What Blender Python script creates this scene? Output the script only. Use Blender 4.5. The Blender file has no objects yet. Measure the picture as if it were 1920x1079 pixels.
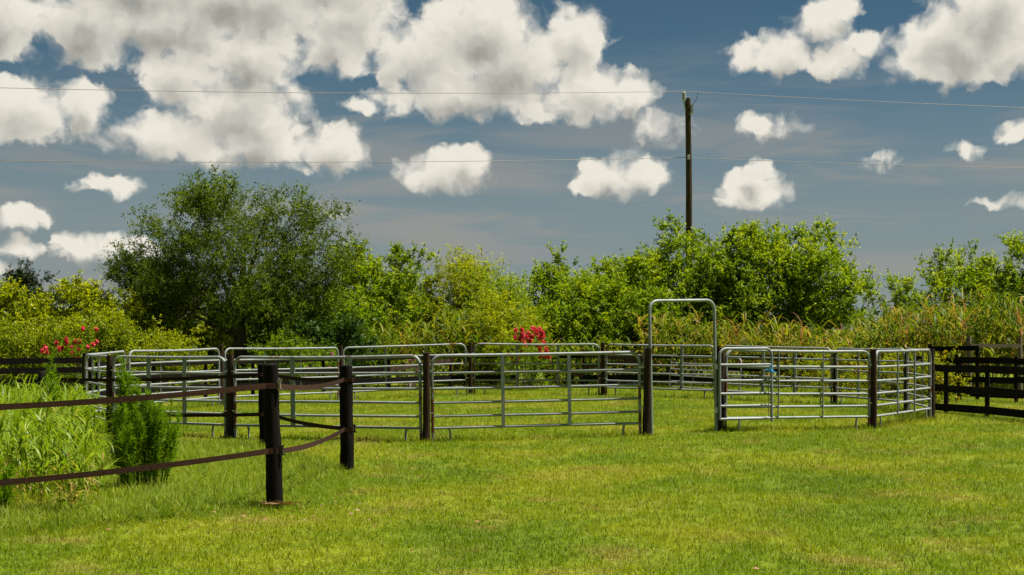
import bpy, math, random
import numpy as np
from mathutils import Vector, Matrix

random.seed(7)
rng = np.random.default_rng(11)
R = math.radians
SC = bpy.context.scene
COL = SC.collection

# ------------------------------------------------------------------ camera
cam = bpy.data.cameras.new('camera')
cam.sensor_width = 36.0
cam.lens = 51.56
cam.shift_y = 0.0409
cam.clip_start = 0.1
cam.clip_end = 20000
cam_o = bpy.data.objects.new('camera', cam)
COL.objects.link(cam_o)
cam_o.location = (0, 0, 1.93)
cam_o.rotation_euler = (R(90), 0, 0)
SC.camera = cam_o

# ------------------------------------------------------------------ sky
SUN_EL = 67.0
SUN_AZ = 86.0          # degrees clockwise from +Y
world = bpy.data.worlds.new('World')
SC.world = world
world.use_nodes = True
WN = world.node_tree
WN.nodes.clear()


class NT:
    """small helper to write node graphs"""
    def __init__(self, tree):
        self.t = tree

    def node(self, typ, **kw):
        n = self.t.nodes.new(typ)
        for k, v in kw.items():
            setattr(n, k, v)
        return n

    def put(self, sock, v):
        if isinstance(v, bpy.types.NodeSocket):
            self.t.links.new(v, sock)
        elif v is not None:
            sock.default_value = v

    def math(self, op, a, b=None, c=None, clamp=False):
        n = self.node('ShaderNodeMath', operation=op, use_clamp=clamp)
        self.put(n.inputs[0], a)
        if b is not None:
            self.put(n.inputs[1], b)
        if c is not None:
            self.put(n.inputs[2], c)
        return n.outputs[0]

    def vmath(self, op, a, b=None, c=None):
        n = self.node('ShaderNodeVectorMath', operation=op)
        self.put(n.inputs[0], a)
        if b is not None:
            self.put(n.inputs[1], b)
        if c is not None:
            self.put(n.inputs[2], c)
        return n.outputs['Value'] if op in ('LENGTH', 'DOT_PRODUCT') else n.outputs[0]

    def noise(self, vec, scale, detail=2.0, rough=0.5, lac=2.0, dist=0.0, color=False, dims='3D'):
        n = self.node('ShaderNodeTexNoise', noise_dimensions=dims)
        if vec is not None:
            self.put(n.inputs['Vector'], vec)
        self.put(n.inputs['Scale'], scale)
        self.put(n.inputs['Detail'], detail)
        self.put(n.inputs['Roughness'], rough)
        self.put(n.inputs['Lacunarity'], lac)
        self.put(n.inputs['Distortion'], dist)
        return n.outputs['Color'] if color else n.outputs['Fac']

    def smooth(self, v, a, b, o0=0.0, o1=1.0):
        n = self.node('ShaderNodeMapRange', interpolation_type='SMOOTHSTEP')
        self.put(n.inputs['Value'], v)
        n.inputs['From Min'].default_value = a
        n.inputs['From Max'].default_value = b
        n.inputs['To Min'].default_value = o0
        n.inputs['To Max'].default_value = o1
        return n.outputs['Result']

    def mix(self, f, a, b, mode='MIX'):
        n = self.node('ShaderNodeMix', data_type='RGBA', blend_type=mode)
        self.put(n.inputs[0], f)
        self.put(n.inputs[6], a)
        self.put(n.inputs[7], b)
        return n.outputs[2]

    def ramp(self, v, stops):
        n = self.node('ShaderNodeValToRGB')
        self.put(n.inputs[0], v)
        e = n.color_ramp.elements
        while len(e) < len(stops):
            e.new(0.5)
        for el, (p, c) in zip(e, stops):
            el.position = p
            el.color = (c[0], c[1], c[2], 1)
        return n.outputs[0]


# cumulus positions as directions in the sky: azimuth, elevation, half width, half height (degrees), thinness
CUMULUS = [
    # cloud bank in the north-west
    (-19.4, 11.4, 1.9, 1.6, 0), (-16.2, 11.3, 2.2, 1.5, 0), (-13.2, 11.5, 3.3, 1.55, 0), (-9.2, 12.5, 3.4, 1.4, 0),
    (-6.2, 11.9, 2.0, 1.2, .2), (-18.5, 13.8, 2.0, 1.0, 0), (-12.0, 14.2, 5.0, 1.6, 0), (-10.5, 12.6, 4.8, 1.5, 0), (-7.2, 13.3, 3.4, 1.3, 0), (-14.5, 12.9, 3.4, 1.2, 0), (-6.3, 12.4, 2.2, 1.0, 0),
    # low bank at the far left
    (-18.6, 8.1, 2.3, 1.15, 0), (-16.4, 8.25, 1.15, .9, .1), (-20.5, 7.6, 2.0, 1.0, 0),
    # tall slanting cumulus left of centre
    (-12.6, 9.5, 1.45, 1.3, 0), (-10.0, 10.4, 2.2, 1.35, 0), (-6.9, 11.1, 1.55, 1.35, 0), (-10.6, 8.4, 2.5, 1.5, 0),
    (-13.1, 7.3, 2.3, .95, 0), (-9.9, 7.2, 2.6, 1.05, 0), (-6.9, 6.95, 1.25, .9, 0),
    # large cumulus in the middle
    (-3.5, 10.5, 2.0, 1.75, 0), (-1.2, 11.5, 2.3, 1.45, 0), (0.1, 10.2, 2.8, 1.7, 0), (2.5, 11.1, 1.35, 1.35, 0),
    (-1.8, 9.15, 3.3, .95, 0), (2.8, 9.15, 2.3, 1.05, 0), (4.8, 9.1, .9, .65, 0), (-6.0, 8.6, .5, .25, .3),
    # two small ones under it
    (-2.6, 6.2, 1.6, .75, 0), (-1.65, 6.65, .85, .65, 0), (-3.35, 5.9, .9, .5, .1),
    (3.95, 6.0, 1.3, .8, 0), (5.2, 6.0, 1.05, .72, 0), (3.0, 5.5, .75, .35, .25),
    (9.4, 5.35, 1.15, .72, 0), (9.6, 5.95, .55, .5, 0), (8.7, 5.05, .7, .42, .1),
    # upper right
    (10.4, 10.4, 1.7, .85, 0), (11.9, 11.55, 1.05, .85, 0), (12.85, 12.1, .5, .5, .1), (12.4, 10.2, 1.15, .75, .1),
    (13.5, 10.8, .65, .4, .3),
    (17.0, 10.7, 2.3, 1.5, 0), (18.4, 11.7, 2.1, 1.5, 0), (15.5, 9.95, 1.1, .65, 0), (19.6, 10.2, 2.1, .95, 0),
    (17.2, 9.7, 2.2, .65, 0),
    # scraps
    (10.2, 7.75, 1.0, .4, .5), (9.5, 7.85, .6, .38, .45), (14.2, 6.3, .9, .35, .55), (5.8, 7.8, .85, .55, .5),
    (18.9, 7.3, .75, .33, .45), (17.2, 6.65, .8, .33, .6), (18.9, 4.7, 1.2, .2, .45),
    (-15.3, 5.45, .9, .36, .45), (-18.3, 4.2, .95, .5, .15), (-18.6, 3.0, .85, .38, .2), (-16.3, 3.1, 1.15, .6, .15),
    (-14.7, 3.0, 1.1, .6, .15), (-19.3, 2.1, .6, .28, .3), (-7.4, 4.4, .9, .4, .75),
]


def build_world():
    w = NT(WN)
    g = bpy.data.node_groups.new('cumulus_field', 'ShaderNodeTree')
    g.interface.new_socket('Vector', in_out='INPUT', socket_type='NodeSocketVector')
    g.interface.new_socket('Field', in_out='OUTPUT', socket_type='NodeSocketFloat')
    gn = NT(g)
    gi = gn.node('NodeGroupInput')
    go = gn.node('NodeGroupOutput')
    acc = None
    for (az, el, rx, ry, thin) in CUMULUS:
        if thin > 0.25:
            rx, ry = rx * 1.45, ry * 1.45
        v = gn.vmath('MULTIPLY_ADD', gi.outputs[0], (1 / rx, 1 / ry, 0), (-az / rx, -el / ry, thin * 1.5))
        l = gn.vmath('LENGTH', v)
        acc = l if acc is None else gn.math('SMOOTH_MIN', acc, l, 0.3)
    g.links.new(acc, go.inputs[0])

    tc = w.node('ShaderNodeTexCoord')
    sep = w.node('ShaderNodeSeparateXYZ')
    w.put(sep.inputs[0], tc.outputs['Generated'])
    az = w.math('MULTIPLY', w.math('ARCTAN2', sep.outputs[0], sep.outputs[1]), 57.2958)
    el = w.math('MULTIPLY', w.math('ARCSINE', sep.outputs[2]), 57.2958)
    cmb = w.node('ShaderNodeCombineXYZ')
    w.put(cmb.inputs[0], az)
    w.put(cmb.inputs[1], el)
    p = cmb.outputs[0]
    wc = w.noise(p, 0.8, 4.0, 0.55, color=True, dims='2D')
    warp = w.vmath('MULTIPLY_ADD', wc, (1.0, 0.9, 0), (-.5, -.45, 0))
    pw = w.vmath('ADD', p, warp)

    def field(vec):
        n = w.node('ShaderNodeGroup')
        n.node_tree = g
        w.put(n.inputs[0], vec)
        return n.outputs[0]

    def billow(vec, detail):
        """rounded lumps with wisps"""
        v = w.node('ShaderNodeTexVoronoi', voronoi_dimensions='2D', feature='F1', normalize=True)
        w.put(v.inputs['Vector'], vec)
        v.inputs['Scale'].default_value = 0.95
        v.inputs['Detail'].default_value = min(detail, 2.0)
        v.inputs['Roughness'].default_value = 0.5
        n = w.noise(vec, 0.9, detail + 4.0, 0.55, dims='2D')
        return w.math('MULTIPLY_ADD', v.outputs['Distance'], -1.3, w.math('MULTIPLY_ADD', n, 1.5, -0.10))
    f1 = w.math('MULTIPLY_ADD', field(pw), -1.6, 1.72)
    s1 = w.math('ADD', billow(pw, 3.0), f1)
    # broken cumulus everywhere outside the field of view as well
    gen = w.noise(tc.outputs['Generated'], 5.0, 5.0, 0.55)
    away = w.math('MAXIMUM', w.smooth(w.math('ABSOLUTE', az), 22, 28), w.smooth(el, 15.5, 19))
    sg = w.math('MULTIPLY_ADD', gen, 6.0, -3.35)
    sgm = w.math('MULTIPLY_ADD', w.math('SUBTRACT', 1.0, away), -9.0, sg)
    s = w.math('MAXIMUM', s1, sgm)
    low = w.smooth(el, -0.5, 1.5)
    thick = w.noise(p, 0.22, 2.0, 0.5, dims='2D')
    soft = w.smooth(w.noise(p, 0.6, 2.0, 0.5, dims='2D'), 0.35, 0.65, 0.55, 1.3)
    cov = w.math('DIVIDE', s, soft, clamp=True)
    alpha = w.math('MULTIPLY', w.math('MULTIPLY', w.smooth(cov, 0.0, 1.0), low), 0.985)
    # what lies towards the light (up, to the right) takes light away
    up = w.vmath('ADD', pw, (0.22, 0.80, 0))
    f2 = w.math('MULTIPLY_ADD', field(up), -1.5, 1.5)
    s2 = w.math('MAXIMUM', w.math('MULTIPLY_ADD', w.noise(up, 0.9, 2.0, 0.5, dims='2D'), 0.9, w.math('ADD', f2, -0.45)), sgm)
    na = w.noise(pw, 0.9, 3.0, 0.55, dims='2D')
    nb = w.noise(w.vmath('ADD', pw, (0.12, 0.30, 0)), 0.9, 3.0, 0.55, dims='2D')
    relief = w.math('MULTIPLY', w.math('SUBTRACT', nb, na), 0.36)
    deep = w.math('MULTIPLY', w.smooth(s2, -0.1, 1.75), w.smooth(thick, 0.33, 0.60, 0.7, 1.05))
    dark = w.math('ADD', deep, relief, clamp=True)
    cloud = w.mix(dark, (7.4, 7.05, 6.2, 1), (3.1, 3.05, 2.7, 1))

    sky = w.node('ShaderNodeTexSky', sky_type='NISHITA')
    sky.sun_disc = False
    sky.sun_elevation = R(SUN_EL)
    sky.sun_rotation = R(SUN_AZ)
    sky.altitude = 2500
    sky.air_density = 0.75
    sky.dust_density = 0.3
    sky.ozone_density = 1.0
    skyc = w.vmath('MULTIPLY', sky.outputs[0], (0.35, 0.48, 0.425))
    # humid air low down and thin streaky veils
    hum = w.mix(w.smooth(el, 12.0, 1.5, 0.0, 0.85), skyc, (2.12, 2.42, 2.44, 1))
    vst = w.vmath('MULTIPLY', p, (0.10, 0.75, 0))
    vn = w.noise(vst, 1.0, 6.0, 0.58, dist=0.4, dims='2D')
    band = w.math('MULTIPLY', w.smooth(el, 13.0, 4.0, 0.0, 1.0), w.smooth(vn, 0.40, 0.68, 0.0, 0.68))
    base = w.mix(band, hum, (2.85, 2.78, 2.55, 1))
    col = w.mix(alpha, base, cloud)
    bg = w.node('ShaderNodeBackground')
    w.put(bg.inputs[0], col)
    bg.inputs[1].default_value = 0.05
    out = w.node('ShaderNodeOutputWorld')
    w.put(out.inputs[0], bg.outputs[0])


build_world()

# ------------------------------------------------------------------ sun
sun = bpy.data.lights.new('sun', 'SUN')
sun.energy = 5.0
sun.angle = R(0.53)
sun.color = (1.0, 0.95, 0.86)
sun_o = bpy.data.objects.new('sun', sun)
COL.objects.link(sun_o)
sd = Vector((math.sin(R(SUN_AZ)) * math.cos(R(SUN_EL)), math.cos(R(SUN_AZ)) * math.cos(R(SUN_EL)), math.sin(R(SUN_EL))))
sun_o.rotation_euler = sd.to_track_quat('Z', 'Y').to_euler()
sun_o.location = sd * 100

SC.view_settings.view_transform = 'Standard'
SC.view_settings.look = 'None'
SC.view_settings.exposure = 1.2
SC.view_settings.gamma = 1.0
SC.view_settings.use_curve_mapping = False
SC.cycles.max_bounces = 6
SC.cycles.diffuse_bounces = 3
SC.cycles.glossy_bounces = 2
SC.cycles.transmission_bounces = 3
SC.cycles.caustics_reflective = False
SC.cycles.caustics_refractive = False
world.cycles.sampling_method = 'MANUAL'
world.cycles.sample_map_resolution = 512

# ------------------------------------------------------------------ materials
def new_mat(name):
    m = bpy.data.materials.new(name)
    m.use_nodes = True
    t = NT(m.node_tree)
    b = m.node_tree.nodes['Principled BSDF']
    return m, t, b


def lerp3(a, b, f):
    return tuple(a[i] * (1 - f) + b[i] * f for i in range(3))


def foliage_mat(name, stops, trans=0.35, rough=0.5, spec=0.2, tcol=(1.25, 1.25, 0.6)):
    m, t, b = new_mat(name)
    at = t.node('ShaderNodeAttribute', attribute_name='tint')
    c = t.ramp(at.outputs['Fac'], stops)
    t.put(b.inputs['Base Color'], c)
    b.inputs['Roughness'].default_value = rough
    b.inputs['Specular IOR Level'].default_value = spec
    tr = t.node('ShaderNodeBsdfTranslucent')
    t.put(tr.inputs[0], t.vmath('MULTIPLY', c, tcol))
    mx = t.node('ShaderNodeMixShader')
    mx.inputs[0].default_value = trans
    t.put(mx.inputs[1], b.outputs[0])
    t.put(mx.inputs[2], tr.outputs[0])
    out = m.node_tree.nodes['Material Output']
    t.put(out.inputs[0], mx.outputs[0])
    return m


def wood_mat(name, c1, c2, rough=0.8, scale=1.0, c3=None):
    m, t, b = new_mat(name)
    tc = t.node('ShaderNodeTexCoord')
    oi = t.node('ShaderNodeObjectInfo')
    off = t.vmath('ADD', tc.outputs['Object'], t.vmath('MULTIPLY', oi.outputs['Random'], (37, 53, 11)))
    grain = t.noise(t.vmath('MULTIPLY', off, (38 * scale, 38 * scale, 2.2)), 1.0, 5, 0.6, dist=0.3)
    c = t.ramp(grain, [(0.3, c1), (0.7, c2)])
    blot = t.noise(off, 3.0, 4, 0.6)
    c = t.mix(t.smooth(blot, 0.58, 0.78, 0, 0.75), c, (*(c3 or lerp3(c1, c2, 1.4)), 1))
    t.put(b.inputs['Base Color'], c)
    b.inputs['Roughness'].default_value = rough
    b.inputs['Specular IOR Level'].default_value = 0.08
    bp = t.node('ShaderNodeBump')
    bp.inputs['Strength'].default_value = 0.5
    bp.inputs['Distance'].default_value = 0.01
    t.put(bp.inputs['Height'], grain)
    t.put(b.inputs['Normal'], bp.outputs[0])
    return m


def galv_mat(name, rust, ends=False):
    m, t, b = new_mat(name)
    tc = t.node('ShaderNodeTexCoord')
    oi = t.node('ShaderNodeObjectInfo')
    off = t.vmath('ADD', tc.outputs['Object'], t.vmath('MULTIPLY', oi.outputs['Random'], (41, 23, 67)))
    n = t.noise(off, 5.0, 5, 0.6)
    c = t.ramp(n, [(0.3, (0.17, 0.187, 0.186)), (0.7, (0.26, 0.277, 0.27))])
    rn = t.noise(off, 2.3, 6, 0.65)
    if ends:
        sp = t.node('ShaderNodeSeparateXYZ')
        t.put(sp.inputs[0], tc.outputs['Generated'])
        e = t.math('ABSOLUTE', t.math('SUBTRACT', sp.outputs[0], 0.5))
        low = t.smooth(sp.outputs[2], 0.9, 0.45)
        bias = t.math('MULTIPLY', t.smooth(e, 0.477, 0.483), low)
        rn = t.math('ADD', rn, t.math('MULTIPLY', bias, 0.13))
    mask = t.smooth(rn, rust, rust + 0.07)
    rc = t.ramp(t.noise(off, 30.0, 4, 0.6), [(0.35, (0.07, 0.022, 0.012)), (0.7, (0.20, 0.075, 0.04))])
    t.put(b.inputs['Base Color'], t.mix(mask, c, rc))
    t.put(b.inputs['Metallic'], t.math('MULTIPLY_ADD', mask, -0.12, 0.12))
    t.put(b.inputs['Roughness'], t.math('MULTIPLY_ADD', mask, 0.25, 0.6))
    b.inputs['Specular IOR Level'].default_value = 0.3
    return m


M = {}
M['galv_frame'] = galv_mat('galvanised_frame', 0.60, True)
M['galv'] = galv_mat('galvanised_tube', 0.70)
M['galv_stay'] = galv_mat('galvanised_stay', 0.74)
M['pen_post'] = wood_mat('creosoted_post', (0.014, 0.008, 0.005), (0.055, 0.034, 0.021), c3=(0.085, 0.055, 0.036))
M['black_post'] = wood_mat('black_post', (0.003, 0.0022, 0.0018), (0.012, 0.009, 0.007), c3=(0.022, 0.016, 0.012))
M['black_board'] = wood_mat('black_board', (0.004, 0.003, 0.0025), (0.013, 0.010, 0.008), c3=(0.03, 0.021, 0.015))
M['brown_board'] = wood_mat('brown_board', (0.03, 0.018, 0.012), (0.10, 0.062, 0.045))
M['grey_board'] = wood_mat('grey_board', (0.11, 0.085, 0.06), (0.22, 0.18, 0.14))
M['pole'] = wood_mat('pole_wood', (0.035, 0.024, 0.014), (0.10, 0.07, 0.042), scale=0.4)
M['bark'] = wood_mat('bark', (0.05, 0.038, 0.026), (0.15, 0.115, 0.085), scale=0.5)
M['pale_bark'] = wood_mat('pale_bark', (0.16, 0.13, 0.09), (0.34, 0.28, 0.21), scale=0.5)


def plain_mat(name, col, rough=0.6, metal=0.0, var=0.25, scale=8.0):
    m, t, b = new_mat(name)
    tc = t.node('ShaderNodeTexCoord')
    n = t.noise(tc.outputs['Object'], scale, 4, 0.6)
    t.put(b.inputs['Base Color'], t.ramp(n, [(0.3, tuple(c * (1 - var) for c in col)), (0.7, tuple(min(1, c * (1 + var)) for c in col))]))
    b.inputs['Roughness'].default_value = rough
    b.inputs['Metallic'].default_value = metal
    return m


M['strap'] = plain_mat('strap_webbing', (0.036, 0.018, 0.010), 1.0, scale=30)
M['strap'].node_tree.nodes['Principled BSDF'].inputs['Specular IOR Level'].default_value = 0.1
M['plastic'] = plain_mat('black_plastic', (0.012, 0.011, 0.011), 0.5)
M['clip_pale'] = plain_mat('pale_plastic', (0.32, 0.26, 0.22), 0.6)
M['steel'] = plain_mat('steel', (0.45, 0.45, 0.44), 0.45, 0.7)
M['wire'] = plain_mat('wire', (0.20, 0.175, 0.155), 0.6, 0.1)
M['insulator'] = plain_mat('insulator', (0.42, 0.45, 0.44), 0.3)
M['rope'] = plain_mat('blue_rope', (0.03, 0.26, 0.55), 0.7)
M['chain'] = plain_mat('chain', (0.10, 0.09, 0.08), 0.5, 0.6)

G = foliage_mat
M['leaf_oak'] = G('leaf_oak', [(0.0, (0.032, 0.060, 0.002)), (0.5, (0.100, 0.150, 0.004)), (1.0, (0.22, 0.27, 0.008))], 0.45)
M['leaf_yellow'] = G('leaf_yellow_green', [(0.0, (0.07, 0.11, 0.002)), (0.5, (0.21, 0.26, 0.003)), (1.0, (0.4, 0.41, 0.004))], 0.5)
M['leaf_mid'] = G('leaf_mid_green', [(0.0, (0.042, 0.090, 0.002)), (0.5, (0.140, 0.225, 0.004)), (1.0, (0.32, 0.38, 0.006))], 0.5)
M['leaf_dark'] = G('leaf_dark_green', [(0.0, (0.01, 0.028, 0.003)), (0.5, (0.025, 0.062, 0.005)), (1.0, (0.06, 0.12, 0.008))], 0.3)
M['leaf_far'] = G('leaf_far', [(0.0, (0.010, 0.020, 0.005)), (0.5, (0.020, 0.036, 0.008)), (1.0, (0.045, 0.065, 0.012))], 0.2)
M['leaf_cane'] = G('leaf_cane', [(0.0, (0.035, 0.078, 0.002)), (0.35, (0.105, 0.155, 0.004)), (0.62, (0.23, 0.23, 0.016)), (0.78, (0.28, 0.2, 0.035)), (1.0, (0.2, 0.095, 0.032))], 0.45, 0.5, 0.12)
M['leaf_weed'] = G('leaf_weed', [(0.0, (0.065, 0.13, 0.003)), (0.5, (0.16, 0.24, 0.006)), (0.85, (0.28, 0.33, 0.03)), (1.0, (0.36, 0.24, 0.08))], 0.45, 0.45, 0.2)
M['leaf_fennel'] = G('leaf_fennel', [(0.0, (0.06, 0.13, 0.001)), (0.5, (0.13, 0.24, 0.002)), (1.0, (0.23, 0.36, 0.006))], 0.55)
M['leaf_broad'] = G('leaf_broad', [(0.0, (0.05, 0.13, 0.008)), (0.5, (0.10, 0.22, 0.012)), (1.0, (0.17, 0.30, 0.02))], 0.35)
M['bloom_red'] = G('bloom_red', [(0.0, (0.42, 0.018, 0.032)), (0.5, (0.66, 0.055, 0.075)), (1.0, (0.82, 0.17, 0.17))], 0.3, tcol=(1.2, 1, 1))
M['bloom_pink'] = G('bloom_pink', [(0.0, (0.42, 0.16, 0.22)), (0.5, (0.55, 0.24, 0.30)), (1.0, (0.65, 0.35, 0.40))], 0.3, tcol=(1.1, 1, 1))
M['bloom_yellow'] = G('bloom_yellow', [(0.0, (0.14, 0.15, 0.006)), (0.5, (0.30, 0.26, 0.008)), (1.0, (0.46, 0.38, 0.01))], 0.35)
M['litter'] = G('dry_leaf', [(0.0, (0.10, 0.050, 0.022)), (1.0, (0.27, 0.16, 0.07))], 0.1)


def lawn_colour(t, pos):
    """patchy lawn colours from world position"""
    n1 = t.noise(pos, 0.42, 4, 0.55, dist=0.6)
    n2 = t.noise(t.vmath('ADD', pos, (31, 17, 0)), 0.9, 4, 0.6)
    c = t.ramp(n1, [(0.30, (0.098, 0.168, 0.001)), (0.46, (0.140, 0.205, 0.001)), (0.60, (0.205, 0.245, 0.003)), (0.74, (0.275, 0.262, 0.030))])
    c = t.mix(t.smooth(n2, 0.52, 0.70, 0, 0.7), c, (0.255, 0.205, 0.045, 1))
    return c


def grass_mat(name, lush=False):
    m, t, b = new_mat(name)
    ge = t.node('ShaderNodeNewGeometry')
    oi = t.node('ShaderNodeObjectInfo')
    at = t.node('ShaderNodeAttribute', attribute_name='tint')
    if lush:
        c = t.ramp(oi.outputs['Random'], [(0.0, (0.085, 0.160, 0.002)), (0.6, (0.155, 0.235, 0.003)), (1.0, (0.25, 0.285, 0.02))])
    else:
        c = lawn_colour(t, t.vmath('MULTIPLY', ge.outputs['Position'], (1, 1, 0)))
    k = t.math('MULTIPLY_ADD', at.outputs['Fac'], 0.55, 0.74)
    c = t.vmath('SCALE', c)
    sc_n = c.node
    t.put(sc_n.inputs['Scale'], k)
    dry = t.smooth(at.outputs['Fac'], 0.86, 0.92, 0, 0.5)
    c = t.mix(dry, c, (0.30, 0.25, 0.085, 1))
    t.put(b.inputs['Base Color'], c)
    b.inputs['Roughness'].default_value = 0.5
    b.inputs['Specular IOR Level'].default_value = 0.12
    tr = t.node('ShaderNodeBsdfTranslucent')
    t.put(tr.inputs[0], t.vmath('MULTIPLY', c, (1.25, 1.2, 0.7)))
    mx = t.node('ShaderNodeMixShader')
    mx.inputs[0].default_value = 0.36
    t.put(mx.inputs[1], b.outputs[0])
    t.put(mx.inputs[2], tr.outputs[0])
    t.put(m.node_tree.nodes['Material Output'].inputs[0], mx.outputs[0])
    return m


def ground_mat():
    m, t, b = new_mat('lawn')
    ge = t.node('ShaderNodeNewGeometry')
    pos = t.vmath('MULTIPLY', ge.outputs['Position'], (1, 1, 0))
    c = lawn_colour(t, pos)
    f = t.noise(pos, 26.0, 5, 0.65)
    c = t.mix(t.smooth(f, 0.35, 0.65), (0.055, 0.06, 0.012, 1), c)
    soil = t.noise(pos, 1.7, 5, 0.6)
    c = t.mix(t.smooth(soil, 0.66, 0.76, 0, 0.6), c, (0.16, 0.115, 0.06, 1))
    t.put(b.inputs['Base Color'], c)
    b.inputs['Roughness'].default_value = 0.95
    b.inputs['Specular IOR Level'].default_value = 0.1
    bp = t.node('ShaderNodeBump')
    bp.inputs['Strength'].default_value = 0.6
    bp.inputs['Distance'].default_value = 0.04
    t.put(bp.inputs['Height'], f)
    t.put(b.inputs['Normal'], bp.outputs[0])
    return m


M['ground'] = ground_mat()
M['grass'] = grass_mat('grass_blades')
M['grass_lush'] = grass_mat('lush_grass_blades', True)

# ------------------------------------------------------------------ helpers
def tag(o, label=None, cat=None, group=None, kind=None):
    if label:
        o['label'] = label
    if cat:
        o['category'] = cat
    if group:
        o['group'] = group
    if kind:
        o['kind'] = kind
    return o


def thing(name, label, cat, loc=(0, 0, 0), rot=(0, 0, 0), group=None):
    o = bpy.data.objects.new(name, None)
    o.empty_display_size = 0.2
    COL.objects.link(o)
    o.location = loc
    o.rotation_euler = rot
    return tag(o, label, cat, group)


def link_mesh(name, me, mat=None, parent=None):
    o = bpy.data.objects.new(name, me)
    if mat is not None and not me.materials:
        me.materials.append(mat)
    COL.objects.link(o)
    if parent is not None:
        o.parent = parent
    return o


class MB:
    """collects shapes into one mesh"""
    def __init__(self):
        self.v = []
        self.f = []

    def box(self, c, s, rot=None):
        b = len(self.v)
        for dx in (-1, 1):
            for dy in (-1, 1):
                for dz in (-1, 1):
                    p = Vector((dx * s[0] / 2, dy * s[1] / 2, dz * s[2] / 2))
                    if rot is not None:
                        p = rot @ p
                    self.v.append(tuple(p + Vector(c)))
        for q in ((0, 1, 3, 2), (4, 6, 7, 5), (0, 4, 5, 1), (2, 3, 7, 6), (0, 2, 6, 4), (1, 5, 7, 3)):
            self.f.append(tuple(b + i for i in q))
        return self

    def tube(self, pts, r, n=10, caps=True):
        pts = [Vector(p) for p in pts]
        rr = r if isinstance(r, (list, tuple)) else [r] * len(pts)
        b = len(self.v)
        prev = None
        for i, p in enumerate(pts):
            t = (pts[min(i + 1, len(pts) - 1)] - pts[max(i - 1, 0)]).normalized()
            if prev is None:
                a = Vector((0, 0, 1)) if abs(t.z) < 0.9 else Vector((1, 0, 0))
                u = t.cross(a).normalized()
            else:
                u = (prev - t * prev.dot(t)).normalized()
            prev = u
            w = t.cross(u)
            for k in range(n):
                an = 2 * math.pi * k / n
                self.v.append(tuple(p + (u * math.cos(an) + w * math.sin(an)) * rr[i]))
        for i in range(len(pts) - 1):
            for k in range(n):
                a0 = b + i * n + k
                a1 = b + i * n + (k + 1) % n
                self.f.append((a0, a1, a1 + n, a0 + n))
        if caps:
            self.f.append(tuple(b + k for k in range(n))[::-1])
            e = b + (len(pts) - 1) * n
            self.f.append(tuple(e + k for k in range(n)))
        return self

    def mesh(self, name, mat=None, smooth=True):
        me = bpy.data.meshes.new(name)
        me.from_pydata(self.v, [], self.f)
        me.validate()
        if smooth:
            me.shade_smooth()
            try:
                me.set_sharp_from_angle(angle=R(40))
            except Exception:
                pass
        if mat is not None:
            me.materials.append(mat)
        return me

    def build(self, name, mat=None, parent=None, smooth=True):
        return link_mesh(name, self.mesh(name, mat, smooth), None, parent)


def quads_mesh(name, verts, tint, mat, per=4):
    """verts (n, per, 3): one polygon each; tint (n,)"""
    n = len(verts)
    me = bpy.data.meshes.new(name)
    me.vertices.add(n * per)
    me.vertices.foreach_set('co', np.ascontiguousarray(verts, dtype=np.float32).ravel())
    me.loops.add(n * per)
    me.loops.foreach_set('vertex_index', np.arange(n * per, dtype=np.int32))
    me.polygons.add(n)
    me.polygons.foreach_set('loop_start', np.arange(0, n * per, per, dtype=np.int32))
    me.polygons.foreach_set('loop_total', np.full(n, per, dtype=np.int32))
    a = me.attributes.new('tint', 'FLOAT', 'POINT')
    a.data.foreach_set('value', np.repeat(np.clip(tint, 0, 1), per).astype(np.float32))
    me.update(calc_edges=True)
    me.materials.append(mat)
    return me


def ribbon_mesh(name, pts, side, tint, mat):
    """pts (n, s+1, 3) centre lines, side (n, s+1, 3) half width vectors, tint (n,)"""
    n, s1, _ = pts.shape
    v = np.empty((n, s1, 2, 3))
    v[:, :, 0] = pts - side
    v[:, :, 1] = pts + side
    nv = n * s1 * 2
    base = (np.arange(n) * s1 * 2)[:, None, None]
    k = (np.arange(s1 - 1) * 2)[None, :, None]
    idx = base + k + np.array([0, 1, 3, 2])[None, None, :]
    idx = idx.reshape(-1).astype(np.int32)
    nf = n * (s1 - 1)
    me = bpy.data.meshes.new(name)
    me.vertices.add(nv)
    me.vertices.foreach_set('co', v.astype(np.float32).ravel())
    me.loops.add(nf * 4)
    me.loops.foreach_set('vertex_index', idx)
    me.polygons.add(nf)
    me.polygons.foreach_set('loop_start', np.arange(0, nf * 4, 4, dtype=np.int32))
    me.polygons.foreach_set('loop_total', np.full(nf, 4, dtype=np.int32))
    a = me.attributes.new('tint', 'FLOAT', 'POINT')
    a.data.foreach_set('value', np.repeat(np.clip(tint, 0, 1), s1 * 2).astype(np.float32))
    me.update(calc_edges=True)
    me.shade_smooth()
    me.materials.append(mat)
    return me


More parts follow.
